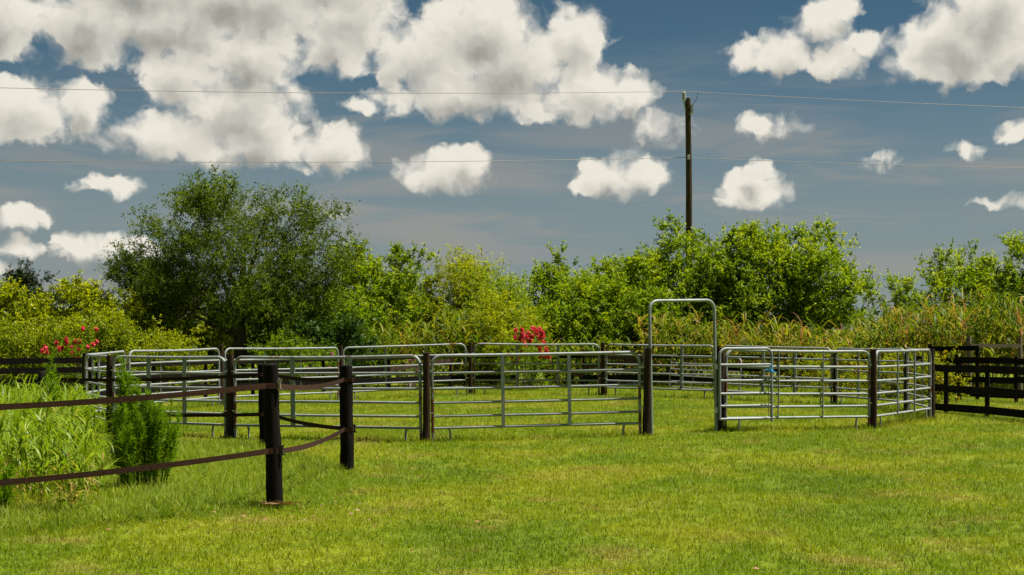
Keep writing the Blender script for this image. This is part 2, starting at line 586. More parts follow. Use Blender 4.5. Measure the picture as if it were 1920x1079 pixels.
def arcs(base, azim, length, elev, droop, width, segs=5, taper=0.15, twist=0.0):
    """arching blades: returns centre lines and half width vectors"""
    n = len(base)
    t = np.linspace(0, 1, segs + 1)
    th = elev[:, None] - droop[:, None] * t[None, :] ** 1.3
    ds = (length / segs)[:, None]
    thm = 0.5 * (th[:, 1:] + th[:, :-1])
    r = np.concatenate([np.zeros((n, 1)), np.cumsum(np.cos(thm) * ds, 1)], 1)
    z = np.concatenate([np.zeros((n, 1)), np.cumsum(np.sin(thm) * ds, 1)], 1)
    ca, sa = np.cos(azim)[:, None], np.sin(azim)[:, None]
    pts = np.stack([base[:, 0:1] + r * ca, base[:, 1:2] + r * sa, base[:, 2:3] + z], -1)
    w = (np.minimum(1, 0.55 + 2.2 * t) * (1 - t) ** 0.6 + 0.02)[None, :] * width[:, None] * 0.5
    tw = azim + math.pi / 2 + twist * (rng.random(n) - 0.5)
    side = np.stack([np.cos(tw)[:, None] * w, np.sin(tw)[:, None] * w, 0.25 * w * (rng.random(n) - 0.5)[:, None]], -1)
    return pts, side


# ------------------------------------------------------------------ ground
PEN = [(-9.02, 31.0, -.09), (-7.74, 28.2, -.07), (-5.155, 26.85, -.055), (-1.46, 25.07, 0.0), (2.35, 25.64, .055),
       (3.76, 26.5, .085), (6.89, 27.95, .03), (8.91, 31.14, .025), (9.27, 34.44, .0), (8.49, 38.53, -.05),
       (5.71, 40.6, 0.0), (2.615, 42.3, .03), (-1.19, 42.1, .04), (-4.8, 41.1, -.06), (-7.47, 37.7, -.05), (-8.94, 34.0, -.05)]
CTRL = np.array(PEN + [(-2.5, 15.8, 0), (-2.2, 19.9, 0), (2, 12, 0), (-5, 12, 0), (6, 14, 0), (4, 19, .02), (0, 33, .0), (12, 25, .03), (14, 36, .0)])


def hgt(x, y):
    x = np.asarray(x, dtype=float)
    y = np.asarray(y, dtype=float)
    sh = x.shape
    x, y = x.ravel(), y.ravel()
    out = np.empty(len(x))
    for a in range(0, len(x), 20000):
        d2 = (x[a:a + 20000, None] - CTRL[None, :, 0]) ** 2 + (y[a:a + 20000, None] - CTRL[None, :, 1]) ** 2 + 0.6
        w = 1 / d2 ** 1.5
        out[a:a + 20000] = (w * CTRL[None, :, 2]).sum(1) / (w.sum(1) + 0.0012)
    out += 0.012 * np.sin(x * 1.3 + 0.7 * y) * np.sin(y * 0.9 - 0.4 * x)
    far = np.clip((np.hypot(x, y - 25) - 45) / 40, 0, 1)
    return (out * (1 - far)).reshape(sh)


def hz(x, y):
    return float(hgt(np.array([x]), np.array([y]))[0])


def build_ground():
    def axis(lo, hi, step, c):
        core = np.arange(lo, hi + 1e-6, step)
        far = np.array([6, 16, 40, 100, 250, 700, 2000, 6000.])
        return np.concatenate([(lo - far)[::-1], core, hi + far])
    xs = axis(-26, 26, 0.5, 0)
    ys = axis(4, 64, 0.5, 0)
    X, Y = np.meshgrid(xs, ys)
    Z = hgt(X, Y)
    nx, ny = len(xs), len(ys)
    v = np.stack([X, Y, Z], -1).reshape(-1, 3)
    i = (np.arange(ny - 1)[:, None] * nx + np.arange(nx - 1)[None, :]).ravel()
    f = np.stack([i, i + 1, i + 1 + nx, i + nx], 1)
    me = bpy.data.meshes.new('lawn')
    me.from_pydata(v.tolist(), [], f.tolist())
    me.shade_smooth()
    o = link_mesh('lawn', me, M['ground'])
    tag(o, 'mown lawn spreading under the round pen and fences', 'lawn', kind='structure')


build_ground()


def instancer(name, pts, rots, scl, idx, sources, label, cat):
    """tens of thousands of grass tufts spread by geometry nodes"""
    me = bpy.data.meshes.new(name)
    n = len(pts)
    me.vertices.add(n)
    me.vertices.foreach_set('co', np.asarray(pts, dtype=np.float32).ravel())
    for nm, typ, dat, key in (('rot', 'FLOAT_VECTOR', rots, 'vector'), ('scl', 'FLOAT_VECTOR', scl, 'vector'), ('idx', 'INT', idx, 'value')):
        a = me.attributes.new(nm, typ, 'POINT')
        a.data.foreach_set(key, np.asarray(dat, dtype=np.int32 if typ == 'INT' else np.float32).ravel())
    o = link_mesh(name, me)
    ng = bpy.data.node_groups.new(name, 'GeometryNodeTree')
    ng.interface.new_socket('Geometry', in_out='INPUT', socket_type='NodeSocketGeometry')
    ng.interface.new_socket('Geometry', in_out='OUTPUT', socket_type='NodeSocketGeometry')
    N, Lk = ng.nodes, ng.links
    gi, go = N.new('NodeGroupInput'), N.new('NodeGroupOutput')
    mp = N.new('GeometryNodeMeshToPoints')
    Lk.new(gi.outputs[0], mp.inputs[0])
    iop = N.new('GeometryNodeInstanceOnPoints')
    Lk.new(mp.outputs[0], iop.inputs['Points'])
    jn = N.new('GeometryNodeJoinGeometry')
    for s in reversed(sources):
        oi = N.new('GeometryNodeObjectInfo')
        oi.inputs['Object'].default_value = s
        oi.inputs['As Instance'].default_value = True
        Lk.new(oi.outputs['Geometry'], jn.inputs[0])
    Lk.new(jn.outputs[0], iop.inputs['Instance'])
    iop.inputs['Pick Instance'].default_value = True
    for nm, typ, sock in (('rot', 'FLOAT_VECTOR', 'Rotation'), ('scl', 'FLOAT_VECTOR', 'Scale'), ('idx', 'INT', 'Instance Index')):
        na = N.new('GeometryNodeInputNamedAttribute')
        na.data_type = typ
        na.inputs['Name'].default_value = nm
        Lk.new(na.outputs[0], iop.inputs[sock])
    Lk.new(iop.outputs[0], go.inputs[0])
    md = o.modifiers.new('spread', 'NODES')
    md.node_group = ng
    tag(o, label, cat, kind='stuff')
    return o


def tuft(name, n, rad, hmin, hmax, wid, mat, lean=0.5):
    a = rng.random(n) * 2 * math.pi
    r = rad * np.sqrt(rng.random(n))
    base = np.stack([r * np.cos(a), r * np.sin(a), np.full(n, -0.01)], 1)
    L = hmin + (hmax - hmin) * rng.random(n)
    pts, side = arcs(base, rng.random(n) * 2 * math.pi, L, R(90) - lean * rng.random(n), 0.3 + 1.0 * rng.random(n), wid * (0.6 + 0.8 * rng.random(n)), segs=2, twist=1.5)
    me = ribbon_mesh(name, pts, side, rng.random(n), mat)
    return bpy.data.objects.new(name, me)     # source only, not linked to the scene


def in_weeds(x, y):
    return (x < -4.6 - 0.31 * (y - 16.5)) & (y > 15.0 - 0.35 * (x + 4.5)) & (y < 26.5)


STRAP_POSTS = [(-5.35, 13.1), (-2.55, 15.8), (-2.236, 19.9), (-4.06, 24.1), (-8.75, 27.3)]


def seg_dist(x, y, a, b):
    ax, ay = a
    bx, by = b
    t = np.clip(((x - ax) * (bx - ax) + (y - ay) * (by - ay)) / ((bx - ax) ** 2 + (by - ay) ** 2), 0, 1)
    return np.hypot(x - ax - t * (bx - ax), y - ay - t * (by - ay))


def build_grass():
    src = [tuft('grass_tuft', 22, 0.09, 0.025, 0.072, 0.0078, M['grass'], 1.0) for _ in range(6)]
    P = []
    for (d0, d1, dens) in ((9.5, 15, 190), (15, 20, 150), (20, 28, 95), (28, 38, 60), (38, 50, 40)):
        w0 = 0.41 * d1 + 1.0
        area = 2 * w0 * (d1 - d0)
        n = int(area * dens)
        x = (rng.random(n) * 2 - 1) * w0
        y = d0 + (d1 - d0) * rng.random(n)
        k = np.abs(x) < 0.41 * y + 1.0
        P.append(np.stack([x[k], y[k], np.full(k.sum(), (190.0 / dens) ** 0.28)], 1))
    P = np.concatenate(P)
    x, y = P[:, 0], P[:, 1]
    n = len(P)
    pts = np.stack([x, y, hgt(x, y)], 1)
    rots = np.stack([0.12 * rng.standard_normal(n), 0.12 * rng.standard_normal(n), rng.random(n) * 6.283], 1)
    s = P[:, 2] * (0.75 + 0.5 * rng.random(n))
    # unmown strip along the pen panels
    dp = np.full(n, 9.0)
    for i in range(16):
        if i == 4:
            continue
        dp = np.minimum(dp, seg_dist(x, y, PEN[i][:2], PEN[(i + 1) % 16][:2]))
    tall = 1 + 1.3 * np.exp(-(dp / 0.16) ** 2)
    scl = np.stack([s, s, s * tall], 1)
    instancer('lawn_grass', pts, rots, scl, rng.integers(0, 6, n), src, 'short patchy green grass covering the lawn', 'grass')
    # longer lush grass under and inside the strap fence
    src2 = [tuft('long_grass_tuft', 22, 0.11, 0.08, 0.22, 0.008, M['grass_lush'], 1.0) for _ in range(5)]
    n = 52000
    x = -10 + 9 * rng.random(n)
    y = 12.0 + 16 * rng.random(n)
    d = np.full(n, 9.0)
    for a, b in zip(STRAP_POSTS[:-1], STRAP_POSTS[1:]):
        d = np.minimum(d, seg_dist(x, y, a, b))
    # inside the paddock corner?
    poly = STRAP_POSTS + [(-14, 27), (-14, 5)]
    ins = np.zeros(n, bool)
    j = len(poly) - 1
    for i in range(len(poly)):
        xi, yi = poly[i]
        xj, yj = poly[j]
        c = ((yi > y) != (yj > y)) & (x < (xj - xi) * (y - yi) / (yj - yi + 1e-12) + xi)
        ins ^= c
        j = i
    dens = np.where(ins, 0.42 + 0.3 * np.exp(-d / 0.5), 0.9 * np.exp(-(d / 0.22) ** 2))
    lush = ins & (y < 17.2) & (x < -3.3)
    dens = np.where(lush, 1.0, dens)
    fade = 1 - 0.0 * d
    k = (rng.random(n) < dens * fade) & ~(in_weeds(x, y) & (y > 15.4)) & (np.abs(x) < 0.42 * y + 0.8)
    x, y, d, ins, lush = x[k], y[k], d[k], ins[k], lush[k]
    n = len(x)
    pts = np.stack([x, y, hgt(x, y)], 1)
    rots = np.stack([0.2 * rng.standard_normal(n), 0.2 * rng.standard_normal(n), rng.random(n) * 6.283], 1)
    s = (0.45 + 0.6 * rng.random(n)) * np.where(ins, np.where(lush, 1.15, 0.95), 0.55)
    instancer('long_grass', pts, rots, np.stack([s, s, s], 1), rng.integers(0, 5, n), src2, 'longer lush grass growing inside the strap fence corner', 'grass')


build_grass()

# ------------------------------------------------------------------ round pen
RAIL_Z = [1.477, 1.181, 0.913, 0.672, 0.440, 0.237]
POST_LABELS = [
    'dark wooden pen post beside the loose crape myrtle behind the weeds',
    'dark brown pen post rising just behind the tall feathery fennel plume',
    'brown pen post between the two wide-strapped panels behind the black strap posts',
    'brown pen post at the left end of the rust-ended front panel',
    'thick brown pen post at the arch side holding the rust-ended front panel',
    'brown post holding the hinge side of the arched gate',
    'brown post with weeds at its foot between two thin-rod panels',
    'dark pen post where the black board fence meets the pen',
    'brown pen post among yellow flowers near the black board fences',
    'brown rear pen post standing left of the yellow flowering shrub',
    'rear pen post hidden behind the hinge side of the gate arch',
    'rear pen post to the right of the red crape myrtle bush',
    'rear pen post to the left of the red crape myrtle bush',
    'rear pen post beside the pale pink flowers',
    'rear pen post in front of the spreading tree trunk',
    'slim pen post at the rounded corner behind the fennel plume',
]
POST_TILT = [0, 0, .012, .004, -.02, -.02, .012, -.004, 0, 0, 0, 0, 0, 0, 0, 0]
POST_H = [1.52, 1.50, 1.54, 1.53, 1.54, 1.50, 1.52, 1.5, 1.42, 1.44, 1.48, 1.52, 1.5, 1.55, 1.58, 1.40]
for i, (x, y, z) in enumerate(PEN):
    z = hz(x, y)
    r = 0.062 + 0.012 * random.random() if i < 8 else 0.06
    h = POST_H[i]
    mb = MB()
    n = 9
    pts = [(0.006 * math.sin(k * 1.7 + i), 0.006 * math.cos(k * 2.1 + i), -0.3 + (h + 0.3) * k / (n - 1)) for k in range(n)]
    mb.tube(pts, [r * (1.08 - 0.14 * k / (n - 1) + 0.03 * math.sin(k * 2.6 + i * 1.3)) for k in range(n)], 14)
    o = mb.build('pen_post', M['pen_post'])
    o.location = (x, y, z)
    o.rotation_euler = (0.01 * math.sin(i * 3.1), POST_TILT[i], i * 0.7)
    tag(o, POST_LABELS[i], 'post', 'wooden posts around the round pen')


def make_panel(i, j, label, stays, stay_w, rust=False, clamp=True, gap0=0.11, gap1=0.11, extra=None, push=0.0):
    a = Vector((PEN[i][0], PEN[i][1], hz(*PEN[i][:2])))
    b = Vector((PEN[j][0], PEN[j][1], hz(*PEN[j][:2])))
    d = b - a
    L0 = d.length
    u = d / L0
    nrm = Vector((u.y, -u.x, 0)).normalized()
    a2 = a + u * gap0 + nrm * push
    L = L0 - gap0 - gap1
    yaw = math.atan2(d.y, d.x)
    pitch = math.atan2(d.z, math.hypot(d.x, d.y))
    t = thing('pen_fence', label, 'fence panel', a2, (0, -pitch, yaw), 'tubular steel panels of the round pen')
    R0 = 0.17
    H = RAIL_Z[0]
    pts = [(0, 0, -0.02), (0, 0, 0.5), (0, 0, H - R0)]
    for k in range(1, 8):
        an = math.pi / 2 * k / 8
        pts.append((R0 - R0 * math.cos(an), 0, H - R0 + R0 * math.sin(an)))
    pts.append((R0, 0, H))
    for k in range(1, 6):
        pts.append((R0 + (L - 2 * R0) * k / 6, 0, H - 0.006 * math.sin(math.pi * k / 6) * (1 + (i % 3))))
    pts.append((L - R0, 0, H))
    for k in range(1, 8):
        an = math.pi / 2 * k / 8
        pts.append((L - R0 + R0 * math.sin(an), 0, H - R0 + R0 * math.cos(an)))
    pts += [(L, 0, H - R0), (L, 0, 0.5), (L, 0, -0.02)]
    MB().tube(pts, 0.028, 12).build('frame', M['galv_frame'], t)
    for q, z in enumerate(RAIL_Z[1:]):
        bow = random.uniform(-0.008, 0.006)
        MB().tube([(0.012 + (L - 0.024) * k / 6, bow * 0.5 * math.sin(k * 1.3 + q), z + bow * math.sin(math.pi * k / 6)) for k in range(7)], 0.0238, 10).build('rail', M['galv'], t)
    for s, w in zip(stays, stay_w):
        mb = MB()
        x = s * L
        if w > 0.045:
            mb.box((x, -0.028, (H + 0.237) / 2), (w, 0.006, H - 0.237 + 0.01))
            mb.box((x - w / 2 + 0.003, -0.0165, (H + 0.237) / 2 - 0.01), (0.006, 0.0165, H - 0.237 - 0.03))
            mb.box((x + w / 2 - 0.003, -0.0165, (H + 0.237) / 2 - 0.01), (0.006, 0.0165, H - 0.237 - 0.03))
            mb.build('stay', M['galv_stay'], t, smooth=False)
        else:
            mb.tube([(x, -0.026, 0.225), (x, -0.03, 0.85), (x, -0.026, H)], w / 2, 8)
            mb.build('stay', M['galv_stay'], t)
    for x in (0.30, L - 0.30):
        s = 0.03 if x < 1 else -0.03
        MB().tube([(x - s, 0, 0.232), (x - s * 0.2, 0, 0.19), (x, 0, 0.14), (x, 0, -0.02)], 0.0195, 10).build('leg', M['galv'], t)
    if clamp:
        for x, sgn in ((0.0, -1), (L, 1)):
            for z in (1.22, 0.50):
                mb = MB()
                mb.box((x + sgn * 0.035, 0, z), (0.11, 0.062, 0.022))
                mb.box((x + sgn * 0.095, 0, z), (0.03, 0.03, 0.03))
                mb.build('clamp', M['steel'], t, smooth=False)
    return t


W = 0.088
P_AB = [(0.30, 0.64)]
make_panel(0, 1, 'short-looking grey pen panel edge-on behind the tall weeds, wide flat stays', (0.36, 0.62), (W, W))
make_panel(1, 2, 'grey pen panel with two wide flat stays behind the lone feathery fennel plume', (0.33, 0.65), (W, W))
make_panel(2, 3, 'grey pen panel with two wide flat stays seen behind the black strap posts', (0.33, 0.64), (W, W))
make_panel(3, 4, 'front pen panel with two narrow channel stays and a rusty end beside the arch', (0.335, 0.655), (0.058, 0.058))
make_panel(5, 6, 'bright pen panel with thin rod stays behind the open gate leaf', (0.35, 0.66), (0.026, 0.026))
make_panel(6, 7, 'bright pen panel with thin stays ending at the black board fence', (0.36, 0.67), (0.034, 0.04))
make_panel(7, 8, 'steeply receding pen panel with wide stays inside the corner at the black board fence', (0.36, 0.67), (W, W))
make_panel(8, 9, 'far pen panel in front of the yellow flowering shrub', (0.36, 0.67), (W, W))
make_panel(9, 10, 'far pen panel with wide stays seen through the open gate leaf', (0.33, 0.62), (W, W))
make_panel(10, 11, 'rear pen panel with wide stays seen through the gate arch', (0.30, 0.64), (W, W))
make_panel(11, 12, 'rear pen panel in front of the red crape myrtle bush', (0.33, 0.66), (0.07, 0.07))
make_panel(12, 13, 'rear pen panel in front of pale flowers and cane, one wide and one narrow stay', (0.33, 0.66), (0.03, 0.065))
make_panel(13, 14, 'rear pen panel with thin rods in front of the spreading tree trunk', (0.34, 0.66), (0.026, 0.026))
make_panel(14, 15, 'receding pen panel with thin rods behind the panel with the fennel plume', (0.34, 0.66), (0.026, 0.026))
make_panel(15, 0, 'end pen panel receding from the weedy corner post, corner rounded', (0.34, 0.66), (0.03, 0.03))

# arched walk-through gate, leaf swung open
ga = Vector((2.44, 25.63, 0))
gb = Vector((3.665, 26.33, 0))
ga.z, gb.z = hz(ga.x, ga.y), hz(gb.x, gb.y)
gd = gb - ga
gt = thing('arched_gate', 'tall galvanised arch gate with its leaf swung open', 'gate', ga, (0, -math.atan2(gd.z, math.hypot(gd.x, gd.y)), math.atan2(gd.y, gd.x)))
GL = gd.length
mb = MB()
H, R0 = 2.37, 0.17
pts = [(0, 0, -0.02), (0, 0, 1.0), (0, 0, H - R0)]
for k in range(1, 9):
    an = math.pi / 2 * k / 8
    pts.append((R0 - R0 * math.cos(an), 0, H - R0 + R0 * math.sin(an)))
for k in range(0, 9):
    an = math.pi / 2 * k / 8
    pts.append((GL - R0 + R0 * math.sin(an), 0, H - R0 + R0 * math.cos(an)))
pts += [(GL, 0, 1.0), (GL, 0, -0.02)]
mb.tube(pts, 0.029, 12)
mb.build('arch_frame', M['galv'], gt)
# leaf: hinged at the right-hand upright, folded back against the neighbouring panel
leaf = MB()
hx = Vector((gb.x, gb.y, gb.z))
ld = Vector((PEN[6][0] - PEN[5][0], PEN[6][1] - PEN[5][1] - 0.30, 0)).normalized()
LL = 1.10
loff = gt.matrix_basis.inverted()


def leafpt(s, z, o=-0.06):
    p = hx + ld * s + Vector((ld.y, -ld.x, 0)) * (-o) + Vector((0, 0, z))
    return tuple(loff @ p)


ZT, ZB = 1.50, 0.225
pts = [leafpt(0.04, ZB), leafpt(0.04, ZT - 0.13)]
for k in range(1, 9):
    an = math.pi / 2 * k / 8
    pts.append(leafpt(0.04 + 0.13 - 0.13 * math.cos(an), ZT - 0.13 + 0.13 * math.sin(an)))
for k in range(0, 9):
    an = math.pi / 2 * k / 8
    pts.append(leafpt(LL - 0.13 + 0.13 * math.sin(an), ZT - 0.13 + 0.13 * math.cos(an)))
pts += [leafpt(LL, 0.7), leafpt(LL, ZB - 0.05)]
lf = leaf.tube(pts, 0.0255, 12).build('gate_leaf', M['galv'], gt)
for z in (1.21, 0.925, 0.69, 0.47, ZB + 0.01):
    MB().tube([leafpt(0.05, z), leafpt(LL * 0.5, z - 0.003), leafpt(LL - 0.01, z)], 0.024, 10).build('rail', M['galv'], lf)
for z in (1.18, 0.40):
    MB().tube([leafpt(-0.01, z - 0.05, -0.02), leafpt(-0.01, z + 0.05, -0.02)], 0.034, 10).build('hinge', M['steel'], gt)
mb = MB()
for k in range(20):
    z = 0.86 - k * 0.030
    c = Vector(leafpt(LL - 0.085, z, -0.095))
    e = 0.02
    mb.tube([c + Vector((0, 0, e)), c + Vector((0.006 * (k % 2), 0.006 * (1 - k % 2), 0)), c - Vector((0, 0, e))], 0.006, 6)
mb.build('latch_chain', M['chain'], gt)

# blue rope tying leaf and panel together
rp = Vector(gt.matrix_basis @ Vector(leafpt(LL - 0.02, 1.10, -0.06)))
mb = MB()
for k in range(3):
    pts = []
    for q in range(13):
        an = 2 * math.pi * q / 12
        pts.append((0.038 * math.cos(an), 0.045 * math.sin(an), -0.02 + 0.016 * k + 0.008 * math.sin(an * 2)))
    mb.tube(pts, 0.008, 6)
mb.tube([(-0.03, -0.045, 0.02), (-0.08, -0.06, 0.015), (-0.11, -0.065, 0.0)], 0.009, 6)
mb.tube([(0.02, -0.045, -0.01), (0.07, -0.07, -0.03), (0.095, -0.07, -0.035)], 0.010, 6)
mb.tube([(-0.01, -0.05, 0.03), (0.01, -0.075, 0.08), (-0.02, -0.07, 0.11), (-0.035, -0.06, 0.06), (0, -0.05, 0.02)], 0.007, 6)
o = mb.build('rope_knot', M['rope'])
o.location = rp
tag(o, 'bright blue rope knotted round the gate leaf end', 'rope')

# loose panel leaning behind the pen
def loose_panel():
    a = Vector((5.05, 47.2, 0.0))
    b = Vector((6.75, 43.6, 0.0))
    d = b - a
    L = d.length
    t = thing('loose_panel', 'loose pale pen panel standing outside the pen behind the arch', 'fence panel', a, (R(-5), 0, math.atan2(d.y, d.x)))
    R0, H = 0.17, 1.05
    Hs = 1.07
    pts = [(0, 0, 0), (0, 0, Hs - R0)]
    for k in range(1, 9):
        an = math.pi / 2 * k / 8
        pts.append((R0 - R0 * math.cos(an), 0, Hs - R0 + R0 * math.sin(an)))
    for k in range(0, 9):
        an = math.pi / 2 * k / 8
        pts.append((L - R0 + R0 * math.sin(an), 0, Hs - R0 + R0 * math.cos(an)))
    pts += [(L, 0, Hs - R0), (L, 0, 0)]
    MB().tube(pts, 0.024, 10).build('frame', M['galv'], t)
    for z in (0.86, 0.66, 0.46, 0.28, 0.1):
        MB().tube([(0.01, 0, z), (L * 0.5, 0.004, z - 0.006), (L - 0.01, 0, z)], 0.019, 8).build('rail', M['galv'], t)
    for s in (0.36, 0.68):
        MB().tube([(s * L, -0.022, 0.09), (s * L, -0.022, Hs)], 0.016, 8).build('stay', M['galv_stay'], t)


loose_panel()

# ------------------------------------------------------------------ strap fence in front
STRAP_H = [(1.20, 0.50), (1.32, 0.62), (1.25, 0.58), (1.20, 0.55), (1.08, 0.5)]
SP_LABEL = ['black round post at the weedy near end of the strap fence',
            'thick black round strap post with dry straw at its foot',
            'black round corner post where both brown straps turn back',
            'black strap post half hidden behind the post with straw at its foot',
            'strap post sunk in the tall weeds by the feathery spire']
SP_H = [1.5, 1.545, 1.435, 1.36, 1.2]
SP_R = [0.088, 0.085, 0.09, 0.082, 0.07]
for i, (x, y) in enumerate(STRAP_POSTS):
    t = thing('strap_post', SP_LABEL[i], 'post', (x, y, hz(x, y)), (0.0, [0, -0.035, -0.012, -0.03, 0][i], i * 0.9), 'black round posts of the strap fence')
    t.rotation_euler = (0.0, [0, -0.035, -0.012, -0.03, 0][i], 0)
    mb = MB()
    n = 12
    r = SP_R[i]
    h = SP_H[i]
    pts = [(0.005 * math.sin(k * 1.3 + i), 0.005 * math.cos(k * 1.9 + i), -0.3 + (h + 0.3) * k / (n - 1)) for k in range(n)]
    mb.tube(pts + [(pts[-1][0], pts[-1][1], h + 0.012)], [r * (1.1 - 0.16 * k / (n - 1) + 0.02 * math.sin(k * 2.3 + i)) for k in range(n)] + [r * 0.8], 18)
    mb.build('post', M['black_post'], t)
    for lv in (0, 1):
        z = STRAP_H[i][lv]
        mb = MB()
        off = [(0.06, -0.075), (0.082, -0.045), (0.088, 0.02), (0.085, 0.02), (0.07, -0.02)][i]
        mb.box((off[0] + 0.012, off[1], z), (0.035, 0.03, 0.105))
        mb.box((off[0] + 0.03, off[1] - 0.01, z - 0.045), (0.05, 0.018, 0.014))
        mb.box((off[0] + 0.02, off[1] - 0.01, z + 0.05), (0.05, 0.018, 0.016))
        mb.build('strap_clip', M['clip_pale'] if (i == 1 and lv == 0) else M['plastic'], t, smooth=False)


def strap(label, pts, sag):
    """flat webbing through the listed points; sag applies between consecutive points"""
    path = []
    for (p, q), s in zip(zip(pts[:-1], pts[1:]), sag):
        p, q = Vector(p), Vector(q)
        n = max(2, int((q - p).length / 0.25))
        for k in range(n):
            f = k / n
            c = p.lerp(q, f)
            c.z -= 4 * s * f * (1 - f)
            path.append(c)
    path.append(Vector(pts[-1]))
    v, fc = [], []
    hw, th = 0.029, 0.0022
    for i, c in enumerate(path):
        t = path[min(i + 1, len(path) - 1)] - path[max(i - 1, 0)]
        nn = Vector((t.y, -t.x, 0)).normalized()
        tw = 0.10 * math.sin(i * 0.23)
        up = (Vector((0, 0, 1)) + nn * tw).normalized()
        w = hw * (1 + 0.04 * math.sin(i * 0.9))
        for su, sn in ((-1, -1), (1, -1), (1, 1), (-1, 1)):
            v.append(tuple(c + up * w * su + nn * th * sn))
    for i in range(len(path) - 1):
        for k in range(4):
            a, b = i * 4 + k, i * 4 + (k + 1) % 4
            fc.append((a, b, b + 4, a + 4))
    fc.append((3, 2, 1, 0))
    e = (len(path) - 1) * 4
    fc.append((e, e + 1, e + 2, e + 3))
    mb = MB()
    mb.v, mb.f = v, fc
    o = mb.build('fence_strap', M['strap'], smooth=False)
    tag(o, label, 'fence strap', 'brown webbing straps of the front fence')


for lv, nm in ((0, 'upper'), (1, 'lower')):
    def at(i, dx, dy):
        x, y = STRAP_POSTS[i]
        return (x + dx + (-0.035 if i == 1 else -0.012) * STRAP_H[i][lv], y + dy, hz(x, y) + STRAP_H[i][lv])
    strap(f'{nm} brown strap running from the weeds past the straw-footed post to the corner post',
          [at(0, 0.05, -0.1), at(1, -0.04, -0.098), at(1, 0.085, -0.06), at(2, -0.02, -0.105), at(2, 0.088, -0.06), at(2, 0.1, 0.03)],
          [0.035, 0, [0.055, 0.05][lv], 0, 0])
    strap(f'{nm} brown strap crossing behind, from the corner post back into the weeds',
          [at(2, 0.09, 0.06), at(2, -0.05, 0.1), at(3, 0.09, -0.02), at(3, -0.03, -0.095), at(4, 0.02, -0.08)], [0, 0.04, 0, 0.05, 0])

# ------------------------------------------------------------------ board fences
def board_fence(name, label, runs, levels, post_h, bh, mat, pmat, pw=0.10, missing=(), sag=(), top_cap=False):
    t = thing(name, label, 'fence', (runs[0][0], runs[0][1], 0))
    ox, oy = runs[0][0], runs[0][1]
    pts = []
    for (a, b) in zip(runs[:-1], runs[1:]):
        d = math.hypot(b[0] - a[0], b[1] - a[1])
        n = max(1, round(d / 2.3))
        for k in range(n):
            pts.append((a[0] + (b[0] - a[0]) * k / n, a[1] + (b[1] - a[1]) * k / n))
    pts.append(runs[-1])
    for i, (x, y) in enumerate(pts):
        z = hz(x, y)
        mb = MB()
        h = post_h + random.uniform(-0.03, 0.03)
        mb.tube([(x - ox, y - oy, z - 0.3), (x - ox + 0.004, y - oy, z + h * 0.5), (x - ox, y - oy + random.uniform(-.02, .02), z + h)], [pw * .56, pw * .52, pw * .5], 10)
        mb.build('post', pmat, t)
    for i, (a, b) in enumerate(zip(pts[:-1], pts[1:])):
        for li, lv in enumerate(levels):
            if (i, li) in missing:
                continue
            a3 = Vector((a[0] - ox, a[1] - oy, hz(*a) + lv + random.uniform(-.015, .015)))
            b3 = Vector((b[0] - ox, b[1] - oy, hz(*b) + lv + random.uniform(-.015, .015)))
            for (si, sl, dz) in sag:
                if (si, sl) == (i, li):
                    b3.z += dz
            d = b3 - a3
            L = d.length - 0.006
            u = d.normalized()
            nn = Vector((u.y, -u.x, 0)).normalized()
            c = (a3 + b3) / 2 + nn * (pw * 0.5 + 0.014)
            rot = Matrix((u, -nn, u.cross(-nn))).transposed()
            mb = MB()
            mb.box(c, (L, 0.026, bh * random.uniform(0.95, 1.03)), rot)
            m = mat if not any((si, sl) == (i, li) for si, sl, _ in sag) else M['brown_board']
            mb.build('board', m, t, smooth=False)
    return t


board_fence('board_fence', 'black three-board fence joining the pen at its dark post', [(9.9, 34.5), (10.06, 34.0), (10.39, 32.07), (10.72, 30.1), (11.05, 28.1)],
            (1.04, 0.575, 0.14), 1.10, 0.165, M['black_board'], M['black_post'])
board_fence('board_fence', 'black board fence standing behind the nearer black fence, on the grass', [(10.9, 43.4), (12.25, 40.1), (13.25, 38.55), (14.6, 36.5), (16.0, 34.4)],
            (1.10, 0.60, 0.20), 1.20, 0.165, M['black_board'], M['black_post'])
tb = board_fence('board_fence', 'single black top board and its post rising above the rear black fence', [(11.62, 40.75), (12.25, 40.4), (12.74, 40.15)], (1.42,), 1.52, 0.14, M['black_board'], M['black_post'])
tb2 = board_fence('weathered_fence', 'weathered grey post with one pale grey rail in front of the cane', [(13.15, 42.2), (14.75, 42.6)], (1.46,), 1.74, 0.10, M['grey_board'], M['grey_board'], pw=0.13)
board_fence('board_fence', 'old dark board fence along the shrubs behind the pen', [(-10.6, 37.5), (-7.6, 43.0), (-2.0, 47.6), (4.5, 47.9), (10.8, 43.5)],
            (1.06, 0.70, 0.36), 1.14, 0.15, M['black_board'], M['black_post'], missing=((6, 1), (7, 2), (9, 1)), sag=((7, 1, -0.25), (5, 1, 0.2), (8, 0, -0.1), (8, 1, 0.22)))
board_fence('board_fence', 'dark board fence above the weeds in front of the loose crape myrtle', [(-16.6, 34.9), (-13.6, 36.2), (-10.75, 37.4)], (1.19, 0.94, 0.66), 1.29, 0.15, M['black_board'], M['black_post'])

